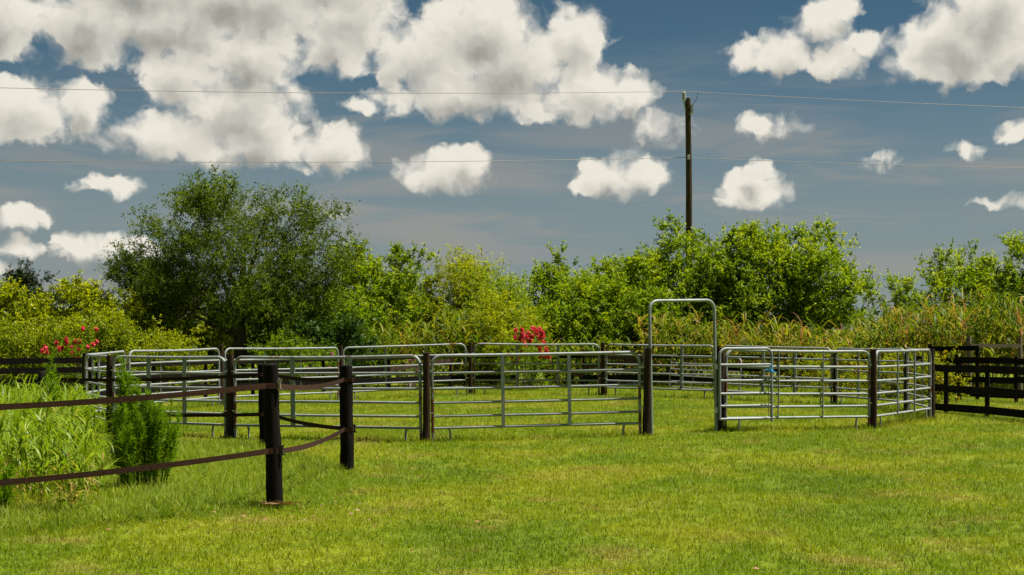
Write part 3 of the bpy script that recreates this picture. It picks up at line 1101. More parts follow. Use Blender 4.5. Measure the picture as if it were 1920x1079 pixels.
# ------------------------------------------------------------------ utility pole and lines
px0, py0 = 7.44, 62.0
up = thing('utility_pole', 'tall brown wooden utility pole rising out of the shrubs', 'utility pole', (px0, py0, 0))
n = 14
pts = [(0.10 * (1 - k / (n - 1)) + 0.012 * math.sin(k * 0.8), 0, -0.5 + 12.2 * k / (n - 1)) for k in range(n)]
MB().tube(pts, [0.165 - 0.05 * k / (n - 1) for k in range(n)], 16).build('pole', M['pole'], up)
mb = MB()
zt = 11.55
mb.tube([(-0.11, -0.05, 11.15), (-0.16, -0.05, 11.45), (-0.18, -0.05, 11.6)], 0.03, 8)
mb.build('bracket', M['steel'], up)
mb = MB()
prof = []
for k in range(5):
    prof += [(11.58 + k * 0.075, 0.055), (11.60 + k * 0.075, 0.10), (11.625 + k * 0.075, 0.10), (11.645 + k * 0.075, 0.055)]
prof.append((11.98, 0.05))
mb.tube([(-0.18, -0.05, z) for z, r in prof], [r for z, r in prof], 14)
mb.build('insulator', M['insulator'], up)
mb = MB()
mb.box((0.15, -0.06, 11.23), (0.10, 0.12, 0.38))
mb.box((0.10, -0.10, 11.02), (0.12, 0.08, 0.05))
mb.build('arrester_box', M['insulator'], up, smooth=False)
mb = MB()
mb.tube([(0.19, -0.06, 11.42), (0.34, -0.04, 11.62), (0.41, -0.03, 11.8), (0.42, -0.02, 11.96)], 0.012, 6)
mb.build('jumper_wire', M['chain'], up)
mb = MB()
mb.tube([(0.0, -0.16, 9.1), (0.0, -0.17, 9.3)], 0.05, 8)
mb.build('spool_insulator', M['insulator'], up)


def line(label, z0, zl, zr):
    """sagging wire: left span leans towards the lawn, right span runs straight on"""
    pts = []
    for k in range(41):
        s = -60 + 60 * k / 40 if k < 40 else 0
        q = -s
        pts.append((px0 - 0.18 - 0.963 * q, py0 - 0.05 - 0.268 * q, z0 + zl[0] * q + zl[1] * q * q))
    for k in range(1, 31):
        q = 46 * k / 30
        pts.append((px0 - 0.18 + q, py0 - 0.05, z0 + zr[0] * q + zr[1] * q * q))
    o = MB().tube(pts, 0.0115, 6).build('power_line', M['wire'])
    tag(o, label, 'wire')


line('upper thin overhead wire carried on the pole insulator', 11.99, (-0.0588, 0.00073), (-0.0588, 0.00073))
line('lower thin overhead wire fixed part way down the pole', 9.19, (-0.0535, 0.00066), (-0.040, 0.0006))

# ------------------------------------------------------------------ foliage
def spray_variants(nv, nleaf, length, ll, lw, spread, rise, side_twigs=4):
    """leafy shoots along +z; returns (leaf verts, height fraction)"""
    out = []
    for _ in range(nv):
        t = rng.random(nleaf) ** 0.8
        tw = rng.integers(0, side_twigs + 1, nleaf)
        ta = rng.random(side_twigs + 1) * 6.283
        tb = rng.random(side_twigs + 1) * 0.7
        tl = spread * (0.5 + rng.random(side_twigs + 1))
        f = rng.random(nleaf)
        pos = np.zeros((nleaf, 3))
        main = tw == 0
        pos[:, 2] = t * length
        so = ~main
        off = tl[tw] * f * so
        pos[:, 0] = np.cos(ta[tw]) * off
        pos[:, 1] = np.sin(ta[tw]) * off
        pos[so, 2] = (tb[tw] * length + off * 0.7)[so]
        pos += rng.standard_normal((nleaf, 3)) * 0.012
        a = rng.random(nleaf) * 6.283
        e = rise + 0.5 * rng.standard_normal(nleaf)
        d = np.stack([np.cos(a) * np.cos(e), np.sin(a) * np.cos(e), np.sin(e)], 1)
        d[:, :2] += 0.6 * pos[:, :2] / (spread + 1e-6)
        d /= np.linalg.norm(d, axis=1, keepdims=True)
        r = rng.standard_normal((nleaf, 3))
        w = np.cross(d, r)
        w /= np.linalg.norm(w, axis=1, keepdims=True)
        nrm = np.cross(d, w)
        L = (ll * (0.6 + 0.7 * rng.random(nleaf)))[:, None]
        W_ = (lw * (0.7 + 0.5 * rng.random(nleaf)))[:, None]
        v = np.stack([pos, pos + d * L * 0.45 + w * W_ * 0.5 + nrm * W_ * 0.18, pos + d * L - nrm * L * 0.12, pos + d * L * 0.45 - w * W_ * 0.5 + nrm * W_ * 0.18], 1)
        out.append((v, np.clip(pos[:, 2] / length, 0, 1)))
    return out


def place_sprays(name, variants, org, dirs, scl, ptint, mat, tipgain=0.25):
    n = len(org)
    dirs = dirs / np.linalg.norm(dirs, axis=1, keepdims=True)
    r = rng.standard_normal((n, 3))
    x = np.cross(dirs, r)
    x /= np.linalg.norm(x, axis=1, keepdims=True)
    y = np.cross(dirs, x)
    A = np.stack([x, y, dirs], 2) * scl[:, None, None]        # columns
    which = rng.integers(0, len(variants), n)
    vs, ts = [], []
    for k, (v, h) in enumerate(variants):
        sel = np.where(which == k)[0]
        if len(sel) == 0:
            continue
        q = np.einsum('nij,mpj->nmpi', A[sel], v) + org[sel][:, None, None, :]
        vs.append(q.reshape(-1, 4, 3))
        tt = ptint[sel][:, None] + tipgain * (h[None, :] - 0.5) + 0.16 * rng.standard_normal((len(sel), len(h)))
        ts.append(tt.ravel())
    return quads_mesh(name, np.concatenate(vs), np.concatenate(ts), mat)


SV_OAK = spray_variants(10, 78, 0.75, 0.068, 0.036, 0.26, 0.3, 6)
SV_SHRUB = spray_variants(10, 52, 0.62, 0.112, 0.050, 0.18, 0.5, 4)
SV_WILLOW = spray_variants(10, 56, 0.7, 0.11, 0.026, 0.20, 0.4, 4)
SV_SMALL = spray_variants(8, 50, 0.42, 0.055, 0.03, 0.14, 0.4, 4)


def crown_points(blobs, n, shell=2.6, zmin=0.1, clump=7, spread=0.24):
    """points in a union of ellipsoids, crowded towards the surface, with outward directions"""
    if clump > 1:
        nc = max(12, n // clump)
        c, dc = crown_points(blobs, nc, shell, zmin, 1)
        k = rng.integers(0, nc, n)
        j = rng.standard_normal((n, 3))
        p = c[k] + j * spread * np.array([1, 1, .75])
        p[:, 2] = np.maximum(p[:, 2], zmin)
        d = dc[k] + 0.45 * j
        return p, d / np.linalg.norm(d, axis=1, keepdims=True)
    b = np.array(blobs, dtype=float)
    wts = (b[:, 3] * b[:, 4] * b[:, 5]) ** 0.7
    wts /= wts.sum()
    P, D = [], []
    need = n
    while need > 0:
        k = rng.choice(len(b), need * 2, p=wts)
        d = rng.standard_normal((need * 2, 3))
        d /= np.linalg.norm(d, axis=1, keepdims=True)
        # lumpy surface: bumps by direction
        lump = 1 + 0.13 * np.sin(d[:, 0] * 5.3 + k * 1.7) * np.sin(d[:, 2] * 6.1 + k) + 0.10 * np.sin(d[:, 1] * 9 + d[:, 0] * 8 + k * 2.3)
        r = rng.random(need * 2) ** (1 / shell) * lump
        p = b[k, :3] + d * r[:, None] * b[k, 3:6]
        # drop those deep inside another blob
        deep = np.zeros(need * 2, bool)
        for q in b:
            deep |= (((p - q[:3]) / q[3:6]) ** 2).sum(1) < 0.30
        ok = (p[:, 2] > zmin) & ~(deep & (rng.random(need * 2) < 0.8))
        p, d = p[ok][:need], d[ok][:need]
        P.append(p)
        D.append(d)
        need -= len(p)
    return np.concatenate(P), np.concatenate(D)


def branches(name, base, tips, r0, mat, parent, forks=0.35):
    mb = MB()
    for tp in tips:
        tp = Vector(tp)
        b = Vector(base)
        mid = b.lerp(tp, 0.45) + Vector((random.uniform(-.2, .2), random.uniform(-.2, .2), 0.12 * (tp - b).length))
        pts = []
        for k in range(8):
            f = k / 7
            pts.append((b.lerp(mid, f)).lerp(mid.lerp(tp, f), f) + Vector((random.uniform(-.03, .03), random.uniform(-.03, .03), 0)) * (k > 0))
        mb.tube(pts, [r0 * (1 - 0.86 * k / 7) for k in range(8)], 7)
    return mb.build(name, mat, parent)


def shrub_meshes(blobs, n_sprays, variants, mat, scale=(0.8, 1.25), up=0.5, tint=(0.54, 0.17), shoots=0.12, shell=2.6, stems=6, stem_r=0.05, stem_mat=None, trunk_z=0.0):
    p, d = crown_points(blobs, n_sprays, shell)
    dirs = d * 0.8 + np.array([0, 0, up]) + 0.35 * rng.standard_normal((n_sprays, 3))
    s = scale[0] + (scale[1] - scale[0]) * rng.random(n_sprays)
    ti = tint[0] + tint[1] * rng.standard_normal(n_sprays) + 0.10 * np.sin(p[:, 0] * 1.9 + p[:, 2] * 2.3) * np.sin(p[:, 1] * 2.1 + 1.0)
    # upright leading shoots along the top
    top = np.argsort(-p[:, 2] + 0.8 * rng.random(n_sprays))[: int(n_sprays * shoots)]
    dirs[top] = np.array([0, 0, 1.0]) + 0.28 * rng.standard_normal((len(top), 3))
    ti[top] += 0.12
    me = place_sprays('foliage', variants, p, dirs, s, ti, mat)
    return me, p


def add_shrub(name, label, cat, loc, blobs, n0, variants, mat, group=None, stem_mat=None, stems=7, stem_r=0.05, rot=0.0, **kw):
    t = thing(name, label, cat, (loc[0], loc[1], hz(loc[0], loc[1])), (0, 0, rot), group)
    n = int(n0 * 1.2)
    me, p = shrub_meshes(blobs, n, variants, mat, **kw)
    link_mesh('foliage', me, None, t)
    idx = rng.choice(len(p), stems * 3, replace=False)
    branches('stems', (0, 0, -0.1), [tuple(p[i] * np.array([.9, .9, .95])) for i in idx], stem_r, stem_mat or M['pale_bark'], t)
    return t


def dome(w, h, dpt=None, k=5, seed=0, low=0.25):
    """a heap of ellipsoids filling a bushy shape w wide and h tall"""
    rr = random.Random(seed)
    dpt = dpt or w * 0.7
    out = [(0, 0, h * 0.45, w * 0.36, dpt * 0.36, h * 0.42)]
    for i in range(k):
        a = 2 * math.pi * i / k + rr.uniform(-.4, .4)
        x, y = math.cos(a) * w * 0.30, math.sin(a) * dpt * 0.28
        zz = h * rr.uniform(0.30, 0.66)
        out.append((x, y, zz, w * rr.uniform(.17, .24), dpt * rr.uniform(.18, .26), h * rr.uniform(.20, .30)))
    out.append((rr.uniform(-.15, .15) * w, 0, h * 0.76, w * 0.22, dpt * 0.22, h * 0.22))
    return out


# --- spreading tree
def oak():
    X, Y = -9.3, 50.0
    t = thing('spreading_tree', 'broad dark green tree with small leaves and a spreading crown', 'tree', (X, Y, hz(X, Y)))
    limbs = [(-3.6, -0.3, 4.6), (-2.6, .8, 5.6), (-1.3, -.8, 6.6), (0.2, .3, 6.2), (1.3, -.6, 6.9), (2.3, .6, 6.1), (3.3, -.4, 4.8), (-3.0, -1.0, 3.4), (2.6, -1.0, 3.4), (0.4, -1.8, 4.6), (-1.2, 1.8, 4.8), (1.2, 1.7, 5.0), (-1.8, -1.6, 4.4)]
    mb = MB()
    mb.tube([(0, 0, -0.3), (0.02, 0, 0.4), (0.05, 0, 1.2), (0.03, 0.02, 2.2), (0.1, 0, 3.3), (0.15, 0, 4.4)], [0.32, 0.26, 0.22, 0.19, 0.14, 0.08], 14)
    for (x, y, z) in limbs:
        x, y, z = x * 0.9, y * 0.9, z * 0.87
        z0 = 1.5 + 0.25 * random.random() if z < 5 else 2.0 + random.random()
        b = Vector((0.05, 0, z0))
        e = Vector((x, y, z))
        m = b.lerp(e, 0.4) + Vector((0, 0, 0.18 * (e - b).length * (1 if z > 5 else 0.25)))
        pts = [b.lerp(m, k / 8).lerp(m.lerp(e, k / 8), k / 8) + Vector((random.uniform(-.05, .05), random.uniform(-.05, .05), 0)) * (0 < k < 8) for k in range(9)]
        mb.tube(pts, [0.095 * (1 - 0.85 * k / 8) for k in range(9)], 8)
        for q in range(9):
            k = random.randint(3, 8)
            s = pts[k]
            dv = Vector((random.gauss(0, 1) + x * 0.2, random.gauss(0, 1), random.gauss(0.3, .5))).normalized() * random.uniform(0.4, 0.9)
            mb.tube([s, s + dv * 0.5 + Vector((0, 0, .06)), s + dv], [0.025, 0.016, 0.006], 5)
    mb.build('trunk', M['bark'], t)
    blobs = [(-0.1, 0, 4.5, 2.5, 2.2, 1.7), (-1.5, 0.2, 6.0, 1.1, 1.2, 1.05), (-0.5, -.6, 5.5, 1.3, 1.3, 1.3), (1.2, 0, 6.05, 1.1, 1.2, 1.15), (2.35, 0.2, 5.6, .95, 1.0, .9),
             (-2.6, 0, 4.7, 1.25, 1.4, .85), (-3.4, 0.1, 4.1, 1.0, 1.0, .65), (2.7, 0, 4.4, 1.2, 1.4, 1.0), (3.4, 0, 4.0, .8, .9, .75), (-2.5, -.6, 3.2, 1.3, 1.3, .75),
             (2.2, -.5, 3.1, 1.35, 1.3, .8), (0.0, -1.0, 2.9, 1.7, 1.3, .8), (-1.6, -.8, 2.5, 1.3, 1.0, .5), (1.7, -.8, 2.5, 1.3, 1.0, .5), (-1.9, 0.9, 3.6, 1.4, 1.2, .9), (1.9, 1.0, 3.6, 1.4, 1.2, .9), (-1.2, -1.5, 4.2, 1.1, .9, .9), (1.1, -1.6, 4.0, 1.2, .9, .9)]
    blobs = [(x * .92, y, 2.4 + (z - 2.4) * .93, a * .92, b, c * .93) for x, y, z, a, b, c in blobs]
    n = 2150
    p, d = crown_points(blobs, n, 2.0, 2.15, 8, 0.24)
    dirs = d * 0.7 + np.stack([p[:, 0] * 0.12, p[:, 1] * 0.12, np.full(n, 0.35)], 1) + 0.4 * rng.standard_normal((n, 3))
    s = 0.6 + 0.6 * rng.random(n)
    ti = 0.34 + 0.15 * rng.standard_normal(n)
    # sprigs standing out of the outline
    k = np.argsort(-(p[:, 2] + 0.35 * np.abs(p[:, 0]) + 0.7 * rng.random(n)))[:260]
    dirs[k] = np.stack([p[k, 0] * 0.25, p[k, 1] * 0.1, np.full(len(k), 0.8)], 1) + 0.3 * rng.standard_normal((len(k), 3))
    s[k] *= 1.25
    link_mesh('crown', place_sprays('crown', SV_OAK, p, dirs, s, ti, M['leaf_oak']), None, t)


oak()

# --- big spreading shrubs round the pole
YG, MG = M['leaf_yellow'], M['leaf_mid']
add_shrub('broad_shrub', 'tall leafy green shrub at the foot of the utility pole', 'shrub', (6.6, 55.5), dome(5.6, 6.0, 4.5, 6, 1), 950, SV_SHRUB, MG, stem_r=.07, shoots=.16)
add_shrub('broad_shrub', 'big rounded green shrub just right of the utility pole', 'shrub', (9.3, 55.0), dome(5.8, 6.1, 4.6, 6, 2), 980, SV_SHRUB, MG, stem_r=.07, shoots=.16)
add_shrub('broad_shrub', 'big green shrub with ragged end rising over the brown cane', 'shrub', (11.0, 54.5), dome(4.4, 5.5, 4.0, 6, 3), 760, SV_SHRUB, MG, stem_r=.06, shoots=.16)
add_shrub('broad_shrub', 'green shrub left of the pole, sloping down towards the gap in the skyline', 'shrub', (4.3, 54.5), dome(3.8, 4.9, 3.5, 6, 4), 620, SV_SHRUB, MG, stem_r=.05, shoots=.14)
add_shrub('broad_shrub', 'low green shrub right behind the red crape myrtle bush', 'shrub', (2.5, 52.5), dome(3.6, 3.9, 3.2, 6, 5), 560, SV_SHRUB, MG, shoots=.12)
add_shrub('broad_shrub', 'pointed green shrub above the red crape myrtle bush', 'shrub', (1.4, 56.0), dome(3.2, 4.5, 3.0, 5, 6), 480, SV_SHRUB, MG, shoots=.2)
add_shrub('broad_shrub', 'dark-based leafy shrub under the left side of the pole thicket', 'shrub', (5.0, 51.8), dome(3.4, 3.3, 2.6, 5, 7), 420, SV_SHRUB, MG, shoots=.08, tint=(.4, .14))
# --- willowy shrubs in the middle
add_shrub('willowy_shrub', 'olive willowy shrub rising behind the cane in the middle', 'shrub', (-1.9, 54.0), dome(3.6, 4.55, 3.0, 6, 8), 560, SV_WILLOW, YG, shoots=.22)
add_shrub('willowy_shrub', 'fine-leaved yellow green shrub left of the skyline gap', 'shrub', (-0.5, 53.0), dome(3.0, 4.1, 3.0, 6, 9), 460, SV_WILLOW, MG, shoots=.22)
add_shrub('willowy_shrub', 'low feathery yellow green shrub left of the red crape myrtle', 'shrub', (-0.6, 50.2), dome(2.9, 2.9, 2.2, 6, 10), 420, SV_WILLOW, YG, shoots=.06)
add_shrub('broad_shrub', 'leafy shrub between the spreading tree and the willowy shrubs', 'shrub', (-4.1, 54.0), dome(4.2, 4.7, 3.4, 6, 11), 660, SV_SHRUB, MG, shoots=.14)
add_shrub('broad_shrub', 'open-branched shrub reaching out from behind the spreading tree', 'shrub', (-5.5, 55.5), dome(3.4, 5.2, 3.0, 6, 12), 430, SV_SHRUB, MG, shoots=.24)
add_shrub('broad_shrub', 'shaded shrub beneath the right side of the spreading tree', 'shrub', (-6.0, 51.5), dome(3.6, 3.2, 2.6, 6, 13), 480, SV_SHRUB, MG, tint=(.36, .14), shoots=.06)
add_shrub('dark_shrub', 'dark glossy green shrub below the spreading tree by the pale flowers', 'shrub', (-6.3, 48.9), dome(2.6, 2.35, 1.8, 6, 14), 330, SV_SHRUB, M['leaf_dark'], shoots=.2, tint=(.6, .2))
# --- bright shrubs on the left
add_shrub('bright_shrub', 'bright yellow green shrub left of the spreading tree', 'shrub', (-12.2, 50.5), dome(4.4, 3.5, 3.2, 6, 15), 700, SV_SHRUB, YG, shoots=.10)
add_shrub('bright_shrub', 'bright yellow green shrub behind the small red crape myrtle', 'shrub', (-14.6, 49.0), dome(4.2, 3.3, 3.2, 6, 16), 660, SV_SHRUB, YG, shoots=.10)
add_shrub('bright_shrub', 'bright green shrub in front of the dark far trees', 'shrub', (-17.0, 48.5), dome(4.2, 3.5, 3.2, 6, 17), 620, SV_SHRUB, YG, shoots=.16, tint=(.45, .16))
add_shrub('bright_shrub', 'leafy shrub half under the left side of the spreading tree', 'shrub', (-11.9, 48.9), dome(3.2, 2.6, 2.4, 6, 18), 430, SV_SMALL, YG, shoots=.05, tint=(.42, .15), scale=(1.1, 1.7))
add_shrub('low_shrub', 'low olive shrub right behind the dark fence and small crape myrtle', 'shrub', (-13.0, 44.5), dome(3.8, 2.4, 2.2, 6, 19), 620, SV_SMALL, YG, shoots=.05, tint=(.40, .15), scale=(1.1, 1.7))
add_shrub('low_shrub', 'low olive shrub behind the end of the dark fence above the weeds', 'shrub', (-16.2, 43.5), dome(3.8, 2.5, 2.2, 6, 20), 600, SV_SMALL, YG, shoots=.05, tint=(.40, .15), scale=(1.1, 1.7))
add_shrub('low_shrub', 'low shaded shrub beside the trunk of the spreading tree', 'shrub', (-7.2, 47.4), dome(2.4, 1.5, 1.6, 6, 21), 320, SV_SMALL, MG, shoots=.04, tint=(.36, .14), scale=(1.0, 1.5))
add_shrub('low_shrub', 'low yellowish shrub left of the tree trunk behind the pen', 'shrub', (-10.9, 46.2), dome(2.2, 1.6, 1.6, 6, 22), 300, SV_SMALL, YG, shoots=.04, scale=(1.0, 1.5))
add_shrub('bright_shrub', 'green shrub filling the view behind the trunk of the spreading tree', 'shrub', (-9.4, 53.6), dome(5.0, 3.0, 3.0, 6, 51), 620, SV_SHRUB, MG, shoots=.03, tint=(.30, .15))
add_shrub('bright_shrub', 'green shrub behind the lower right branches of the spreading tree', 'shrub', (-7.3, 53.6), dome(4.0, 3.6, 3.0, 6, 52), 520, SV_SHRUB, MG, shoots=.05, tint=(.40, .15))
# --- far right
add_shrub('broad_shrub', 'round leafy shrub rising over the cane behind the grey rail', 'shrub', (18.5, 53.0), dome(4.0, 5.3, 3.4, 6, 23), 560, SV_SHRUB, MG, shoots=.24)
add_shrub('broad_shrub', 'airy shrub with pale branches beside the round shrub above the cane', 'shrub', (16.7, 54.0), dome(3.2, 5.2, 3.0, 6, 24), 420, SV_SHRUB, MG, shoots=.3)
add_shrub('broad_shrub', 'small dark shrub poking out of the cane near the skyline notch', 'shrub', (14.6, 54.0), dome(2.0, 3.5, 2.0, 5, 25), 200, SV_SHRUB, MG, shoots=.25)
add_shrub('broad_shrub', 'leafy shrub beyond the round shrub, behind the tallest cane', 'shrub', (20.3, 53.0), dome(3.6, 4.9, 3.0, 6, 26), 420, SV_SHRUB, MG, shoots=.2)

# --- the hedge goes on either side of the view
for hx_, lab in ((-19.6, 'bright green shrub next after the one before the dark far trees'), (-22.4, 'bright green shrub second after the one before the dark far trees'), (-25.4, 'bright green shrub ending the hedge beyond the weeds')):
    add_shrub('bright_shrub', lab, 'shrub', (hx_, 48.0), dome(4.4, 3.4, 3.2, 6, int(-hx_)), 220, SV_SHRUB, YG, shoots=.12)
for hx_, lab in ((23.2, 'leafy shrub second after the round shrub over the cane'), (26.0, 'leafy shrub ending the hedge beyond the cane')):
    add_shrub('broad_shrub', lab, 'shrub', (hx_, 52.5), dome(4.0, 4.8, 3.2, 6, int(hx_)), 220, SV_SHRUB, MG, shoots=.2)

# --- dark far trees
def far_tree(label, X, Y, blobs, n, th):
    t = thing('far_tree', label, 'tree', (X, Y, 0), group='dark trees far behind the shrubs')
    p, d = crown_points(blobs, n, 2.2, 0.5)
    link_mesh('crown', place_sprays('crown', SV_SHRUB, p, d + np.array([0, 0, .3]), 1.1 + 0.8 * rng.random(n), 0.5 + .18 * rng.standard_normal(n), M['leaf_far']), None, t)
    MB().tube([(0, 0, -0.2), (0.15, 0, th * 0.5), (0.0, 0, th)], [0.3, 0.22, 0.1], 8).build('trunk', M['bark'], t)


far_tree('dark pine top showing between the left shrubs', -39.6, 120, [(-.5, 0, 5.6, .9, .9, .5), (.6, 0, 5.9, .8, .8, .5), (-.2, 0, 6.3, .7, .7, .4)], 160, 6.0)
far_tree('dark far tree behind the spreading tree, left side', -31.0, 120, [(0, 0, 7.0, 1.6, 1.5, .8), (-.9, 0, 6.2, .8, .8, .5), (.9, 0, 5.9, 1.2, 1.2, .8)], 300, 6.5)
far_tree('dark low far tree crown behind the bright shrubs', -35.5, 118, [(0, 0, 3.4, 3.2, 2.0, 1.7), (-2.2, 0, 3.0, 2.0, 2.0, 1.5)], 420, 3.5)
far_tree('dark rounded far tree under the small pine top', -41.5, 119, [(0, 0, 3.6, 3.0, 2.0, 1.6), (2.4, 0, 3.2, 2.2, 2.0, 1.5)], 420, 3.5)

# --- crape myrtles and flowering shrubs
def panicles(name, pts, mat, size, parent, per=60):
    vs = []
    for p in pts:
        n = per
        d = rng.standard_normal((n, 3))
        d /= np.linalg.norm(d, axis=1, keepdims=True)
        r = rng.random(n) ** 0.5
        ax = np.array([0.5, 0.5, 0.8]) * size * (0.7 + 0.6 * rng.random())
        c = np.asarray(p) + d * r[:, None] * ax
        a = rng.standard_normal((n, 3))
        a /= np.linalg.norm(a, axis=1, keepdims=True)
        b = np.cross(a, rng.standard_normal((n, 3)))
        b /= np.linalg.norm(b, axis=1, keepdims=True)
        s = 0.028 * (0.7 + 0.6 * rng.random(n))[:, None]
        vs.append(np.stack([c - a * s, c - b * s, c + a * s, c + b * s], 1))
    v = np.concatenate(vs)
    return link_mesh(name, quads_mesh(name, v, 0.5 + 0.22 * rng.standard_normal(len(v)), mat), None, parent)


def myrtle(label, X, Y, blobs, n, blooms, mat, size, per=60):
    t = add_shrub('crape_myrtle', label, 'flowering shrub', (X, Y), blobs, n, SV_SMALL, MG, stems=6, stem_r=0.025, tint=(.45, .15), scale=(.6, 1.0))
    panicles('blossom', blooms, mat, size, t, per)


bl = [(rng.normal(-.02, .28), rng.normal(-.25, .15), z) for z in rng.uniform(1.6, 1.92, 26)] + [(rng.uniform(-.62, .62), rng.normal(-.3, .15), z) for z in rng.uniform(0.75, 1.6, 20)]
myrtle('dense red crape myrtle in bloom behind the rear panels', 0.6, 46.0, dome(1.5, 1.75, 1.1, 5, 31), 150, bl, M['bloom_red'], 0.12, 70)
bl = [(-.72, 1.42), (-.6, 1.5), (-.62, 1.38), (-.36, 1.62), (-.28, 1.47), (-.08, 1.72), (-.06, 1.63), (.02, 1.52), (.1, 1.66), (.25, 1.68), (.22, 1.45), (.3, 2.0), (.5, 1.52), (.62, 1.58), (.68, 1.98), (.66, 1.66), (.2, 1.2), (.12, 1.16), (-.18, 1.5), (.06, 1.34)]
bl = [(x, rng.normal(-.25, .1), z + 0.0) for x, z in bl]
myrtle('loose crape myrtle with scattered red blooms behind the left dark fence', -11.55, 38.6, dome(1.7, 1.75, 1.1, 5, 32), 150, bl, M['bloom_red'], 0.085, 60)
bl = [(-.62, -.4, .75), (-.6, -.4, .62), (.1, -.4, .72), (.15, -.4, 1.18), (-.2, -.4, .6), (.2, -.4, .66), (.0, -.4, .5)]
myrtle('small crape myrtle with a few pale pink blooms under the spreading tree', -5.75, 46.0, dome(1.5, 1.2, 0.9, 5, 33), 90, bl, M['bloom_pink'], 0.10, 40)
bl = [(.0, -.2, .92), (-.12, -.2, .84), (.1, -.2, .98), (.2, -.2, .62)]
myrtle('tiny crape myrtle with pale pink blooms in front of the cane', -3.25, 47.1, dome(.8, .95, 0.6, 4, 34), 30, bl, M['bloom_pink'], 0.085, 40)


def yellow_bush(label, X, Y, w, h, n, nb, seed):
    blobs = dome(w, h, w * .7, 5, seed)
    t = add_shrub('yellow_flower_shrub', label, 'flowering shrub', (X, Y), blobs, n, SV_SMALL, YG, stems=5, stem_r=0.02, scale=(.6, 1.0))
    p, d = crown_points(blobs, nb, 5)
    panicles('blossom', [tuple(q) for q in p], M['bloom_yellow'], 0.11, t, 45)


yellow_bush('wide yellow flowering shrub behind the far pen panels', 9.3, 42.2, 2.4, 1.35, 170, 70, 41)
yellow_bush('yellow flowering shrub at the corner of the black board fences', 11.3, 39.0, 1.3, 1.15, 90, 60, 42)
yellow_bush('low yellow flowering shrub seen past the edge of the pen post with weeds', 10.7, 41.6, 1.5, 1.3, 110, 55, 43)

# --- cane thicket
def cane(name, label, polys, dens, hfun, dry, leaf_len=(0.6, 1.15), wid=0.058, per=10):
    P = []
    for (x0, x1, y0, y1) in polys:
        n = int(abs(x1 - x0) * (y1 - y0) * dens)
        P.append(np.stack([x0 + (x1 - x0) * rng.random(n), y0 + (y1 - y0) * rng.random(n)], 1))
    P = np.concatenate(P)
    n = len(P)
    h = hfun(P[:, 0], P[:, 1]) * (0.72 + 0.4 * rng.random(n))
    lean = 0.12 * rng.standard_normal((n, 2))
    tint0 = np.clip(0.34 + 0.17 * rng.standard_normal(n) + np.where(rng.random(n) < dry, 0.38, 0), 0, 1)
    f = 0.12 + 0.88 * rng.random((n, per)) ** 0.75
    base = np.stack([P[:, 0:1] + lean[:, 0:1] * h[:, None] * f, P[:, 1:2] + lean[:, 1:2] * h[:, None] * f, h[:, None] * f * 0.94], -1).reshape(-1, 3)
    base[:, 2] += np.repeat(hgt(P[:, 0], P[:, 1]), per)
    N = n * per
    L = leaf_len[0] + (leaf_len[1] - leaf_len[0]) * rng.random(N)
    pts, side = arcs(base, rng.random(N) * 6.283, L, 1.15 + 0.25 * rng.standard_normal(N), 1.5 + 1.0 * rng.random(N), wid * (0.7 + 0.6 * rng.random(N)), segs=5, twist=1.2)
    tl = np.repeat(tint0, per) + 0.10 * rng.standard_normal(N) + np.where(f.ravel() < 0.4, 0.15, 0)
    # stalks
    bs = np.stack([P[:, 0], P[:, 1], hgt(P[:, 0], P[:, 1]) - 0.05], 1)
    sp, ss = arcs(bs, np.arctan2(lean[:, 1], lean[:, 0]), h, R(90) - np.hypot(lean[:, 0], lean[:, 1]), np.zeros(n), np.full(n, 0.028), segs=5)
    pts = np.concatenate([pts, sp])
    side = np.concatenate([side, ss])
    tl = np.concatenate([tl, tint0 + 0.15])
    o = link_mesh(name, ribbon_mesh(name, pts, side, tl, M['leaf_cane']))
    return tag(o, label, 'cane', kind='stuff')


def h_right(x, y):
    return 1.75 + 0.14 * np.sin(x * 0.9) + 0.14 * np.sin(x * 2.3 + y) + 0.25 * np.clip((y - 48) / 4, 0, 1) + 0.95 * np.clip((x - 11) / 2.5, 0, 1) + 0.35 * np.clip((x - 14) / 5, 0, 1)


cane('cane_thicket', 'tall green and straw coloured cane thicket beyond the black board fences', [(7.2, 13.0, 48.0, 52.5), (13.0, 22.0, 46.0, 52.5)], 8.5, h_right, 0.32)
cane('cane_thicket', 'clump of drooping cane with brown dead leaves seen through the gate arch', [(4.6, 7.4, 48.6, 51.0)], 11, lambda x, y: 2.15 + 0.2 * np.sin(x * 3), 0.42)
cane('cane_thicket', 'pale green cane clump between the spreading tree and red crape myrtle', [(-4.6, -1.0, 48.5, 50.5)], 12, lambda x, y: 2.15 + 0.3 * np.sin(x * 2.1), 0.16)
cane('cane_thicket', 'low green cane along the old fence right of the red crape myrtle', [(1.3, 4.8, 48.4, 49.6)], 11, lambda x, y: 1.55 + 0.2 * np.sin(x * 2.7), 0.12, (0.45, 0.8))

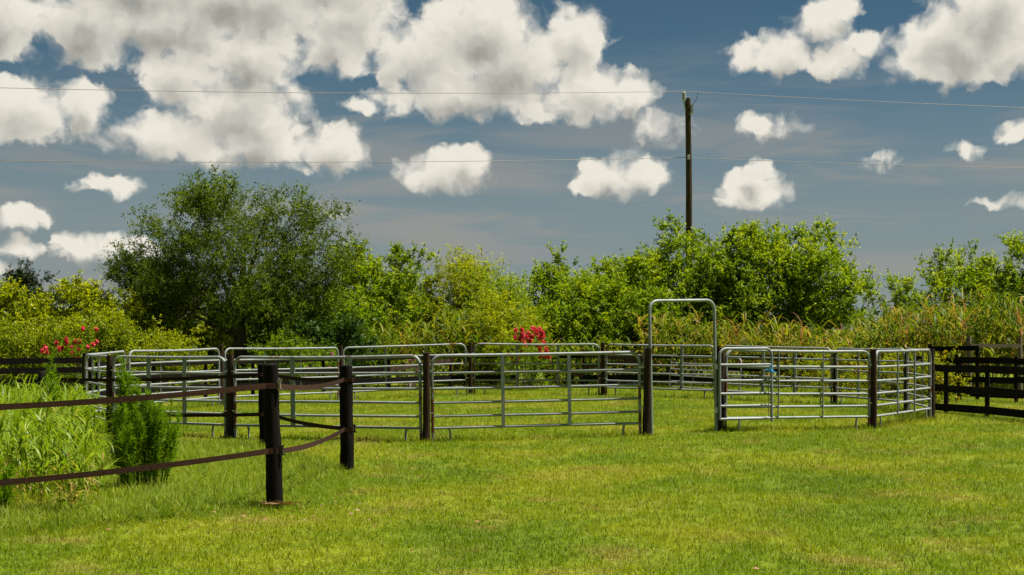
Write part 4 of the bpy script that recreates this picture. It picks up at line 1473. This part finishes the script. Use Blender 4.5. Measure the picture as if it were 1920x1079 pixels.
# --- tall weeds inside the strap fence
def weeds():
    n = 1650
    x = -10.5 + 6.2 * rng.random(n)
    y = 14.6 + 11.5 * rng.random(n)
    k = in_weeds(x, y) & (np.abs(x) < 0.42 * y + 1.0)
    x, y = x[k], y[k]
    n = len(x)
    h = (0.85 + 0.28 * rng.random(n)) * np.clip(0.75 + 0.12 * (-4.6 - x), 0.6, 1.0)
    per = 8
    f = 0.08 + 0.92 * rng.random((n, per)) ** 0.8
    lean = 0.14 * rng.standard_normal((n, 2))
    g = hgt(x, y)
    base = np.stack([x[:, None] + lean[:, 0:1] * h[:, None] * f, y[:, None] + lean[:, 1:2] * h[:, None] * f, g[:, None] + h[:, None] * f * 0.9], -1).reshape(-1, 3)
    N = n * per
    L = 0.24 + 0.30 * rng.random(N)
    pts, side = arcs(base, rng.random(N) * 6.283, L, 1.1 + 0.35 * rng.standard_normal(N), 0.8 + 1.4 * rng.random(N), 0.027 * (0.6 + 0.8 * rng.random(N)), segs=5, twist=1.4)
    ff = f.ravel()
    tl = 0.45 + 0.18 * rng.standard_normal(N) + np.where((ff < 0.34) & (rng.random(N) < 0.7), 0.55, 0)
    bs = np.stack([x, y, g - 0.03], 1)
    sp, ss = arcs(bs, np.arctan2(lean[:, 1], lean[:, 0]), h, R(90) - np.hypot(lean[:, 0], lean[:, 1]), np.zeros(n), np.full(n, 0.009), segs=5)
    o = link_mesh('tall_weeds', ribbon_mesh('tall_weeds', np.concatenate([pts, sp]), np.concatenate([side, ss]), np.concatenate([tl, np.full(n, 0.5)]), M['leaf_weed']))
    tag(o, 'bright green tall grassy weeds behind the brown straps', 'weeds', kind='stuff')


weeds()


def fennel(label, X, Y, stems, hmax, wid, seed):
    r = np.random.default_rng(seed)
    t = thing('fennel_plant', label, 'plant', (X, Y, hz(X, Y)), group='feathery green fennel plants')
    st = MB()
    B, Dv, Lh = [], [], []
    for s in range(stems):
        a = r.random() * 6.283
        q = r.random() ** 0.5
        hx_ = hmax * (1 - 0.42 * q * r.random() - 0.25 * q)
        if s == 0:
            hx_, q = hmax * 1.0, 0.25
        top = np.array([math.cos(a) * wid * q, math.sin(a) * wid * q, hx_])
        bot = np.array([math.cos(a) * wid * 0.62 * q, math.sin(a) * wid * 0.62 * q, -0.03])
        st.tube([bot, bot * 0.4 + top * 0.6 + np.array([0, 0, .04]), top], [0.008, 0.006, 0.002], 5)
        # side plumes
        for k in range(22):
            f = 0.05 + 0.93 * r.random() ** 0.85
            p0 = bot + (top - bot) * f
            pl = (0.36 * (1 - f) + 0.08) * hmax * (0.5 + 0.5 * r.random())
            aa = r.random() * 6.283
            dv = np.array([math.cos(aa) * 0.36, math.sin(aa) * 0.36, 0.95])
            dv /= np.linalg.norm(dv)
            m = 36
            g = r.random(m)
            bp = p0 + dv * (pl * g)[:, None]
            ld_ = r.standard_normal((m, 3)) * 0.75 + dv * 0.9
            ld_ /= np.linalg.norm(ld_, axis=1, keepdims=True)
            B.append(bp)
            Dv.append(ld_)
            Lh.append(0.035 + 0.06 * r.random(m))
    st.build('stems', M['leaf_broad'], t)
    B, Dv, Lh = np.concatenate(B), np.concatenate(Dv), np.concatenate(Lh)
    w = np.cross(Dv, r.standard_normal(Dv.shape))
    w /= np.linalg.norm(w, axis=1, keepdims=True)
    w *= 0.0033
    v = np.stack([B - w, B + w, B + Dv * Lh[:, None]], 1)
    link_mesh('foliage', quads_mesh('foliage', v, 0.5 + 0.2 * r.standard_normal(len(v)), M['leaf_fennel'], 3), None, t)


fennel('large feathery green fennel bush at the edge of the weeds', -4.48, 17.7, 36, 1.34, 0.47, 1)
fennel('tall narrow feathery fennel spire rising from the fennel bush', -4.66, 17.6, 9, 1.56, 0.13, 2)
fennel('feathery fennel spire standing among the weeds before the small crape myrtle', -6.75, 21.3, 12, 1.60, 0.20, 3)
fennel('low feathery fennel tuft at the foot of the weeds under the straps', -5.35, 15.1, 12, 0.62, 0.24, 4)

# --- dry leaves and straw
def litter():
    n = 190
    x = (rng.random(n) * 2 - 1) * 8
    y = 10.5 + 17 * rng.random(n)
    m = 46
    x[:m] = -2.5 + 0.16 * rng.standard_normal(m)
    y[:m] = 15.62 + 0.06 * rng.standard_normal(m)
    x[m:m + 90] = -2.6 + 1.1 * rng.standard_normal(90)
    y[m:m + 90] = 15.3 + 0.7 * rng.standard_normal(90)
    c = np.stack([x, y, hgt(x, y) + 0.03 + 0.015 * rng.random(n)], 1)
    a = rng.random(n) * 6.283
    a[:m] = 0.35 * rng.standard_normal(m) - 0.3
    el = 0.25 * rng.standard_normal(n)
    d = np.stack([np.cos(a) * np.cos(el), np.sin(a) * np.cos(el), np.sin(el)], 1)
    w = np.cross(d, np.array([0, 0, 1.0])) + 0.3 * rng.standard_normal((n, 3))
    L = (0.012 + 0.022 * rng.random(n))[:, None]
    W_ = (0.010 + 0.012 * rng.random(n))[:, None]
    L[:m] *= 3.6
    W_[:m] *= 0.45
    c[:m, 2] += 0.035
    v = np.stack([c - d * L, c + w * W_ + np.array([0, 0, .006]), c + d * L, c - w * W_], 1)
    o = link_mesh('leaf_litter', quads_mesh('leaf_litter', v, rng.random(n), M['litter']))
    tag(o, 'dry brown leaves and straw scattered on the grass', 'dry leaves', kind='stuff')


litter()
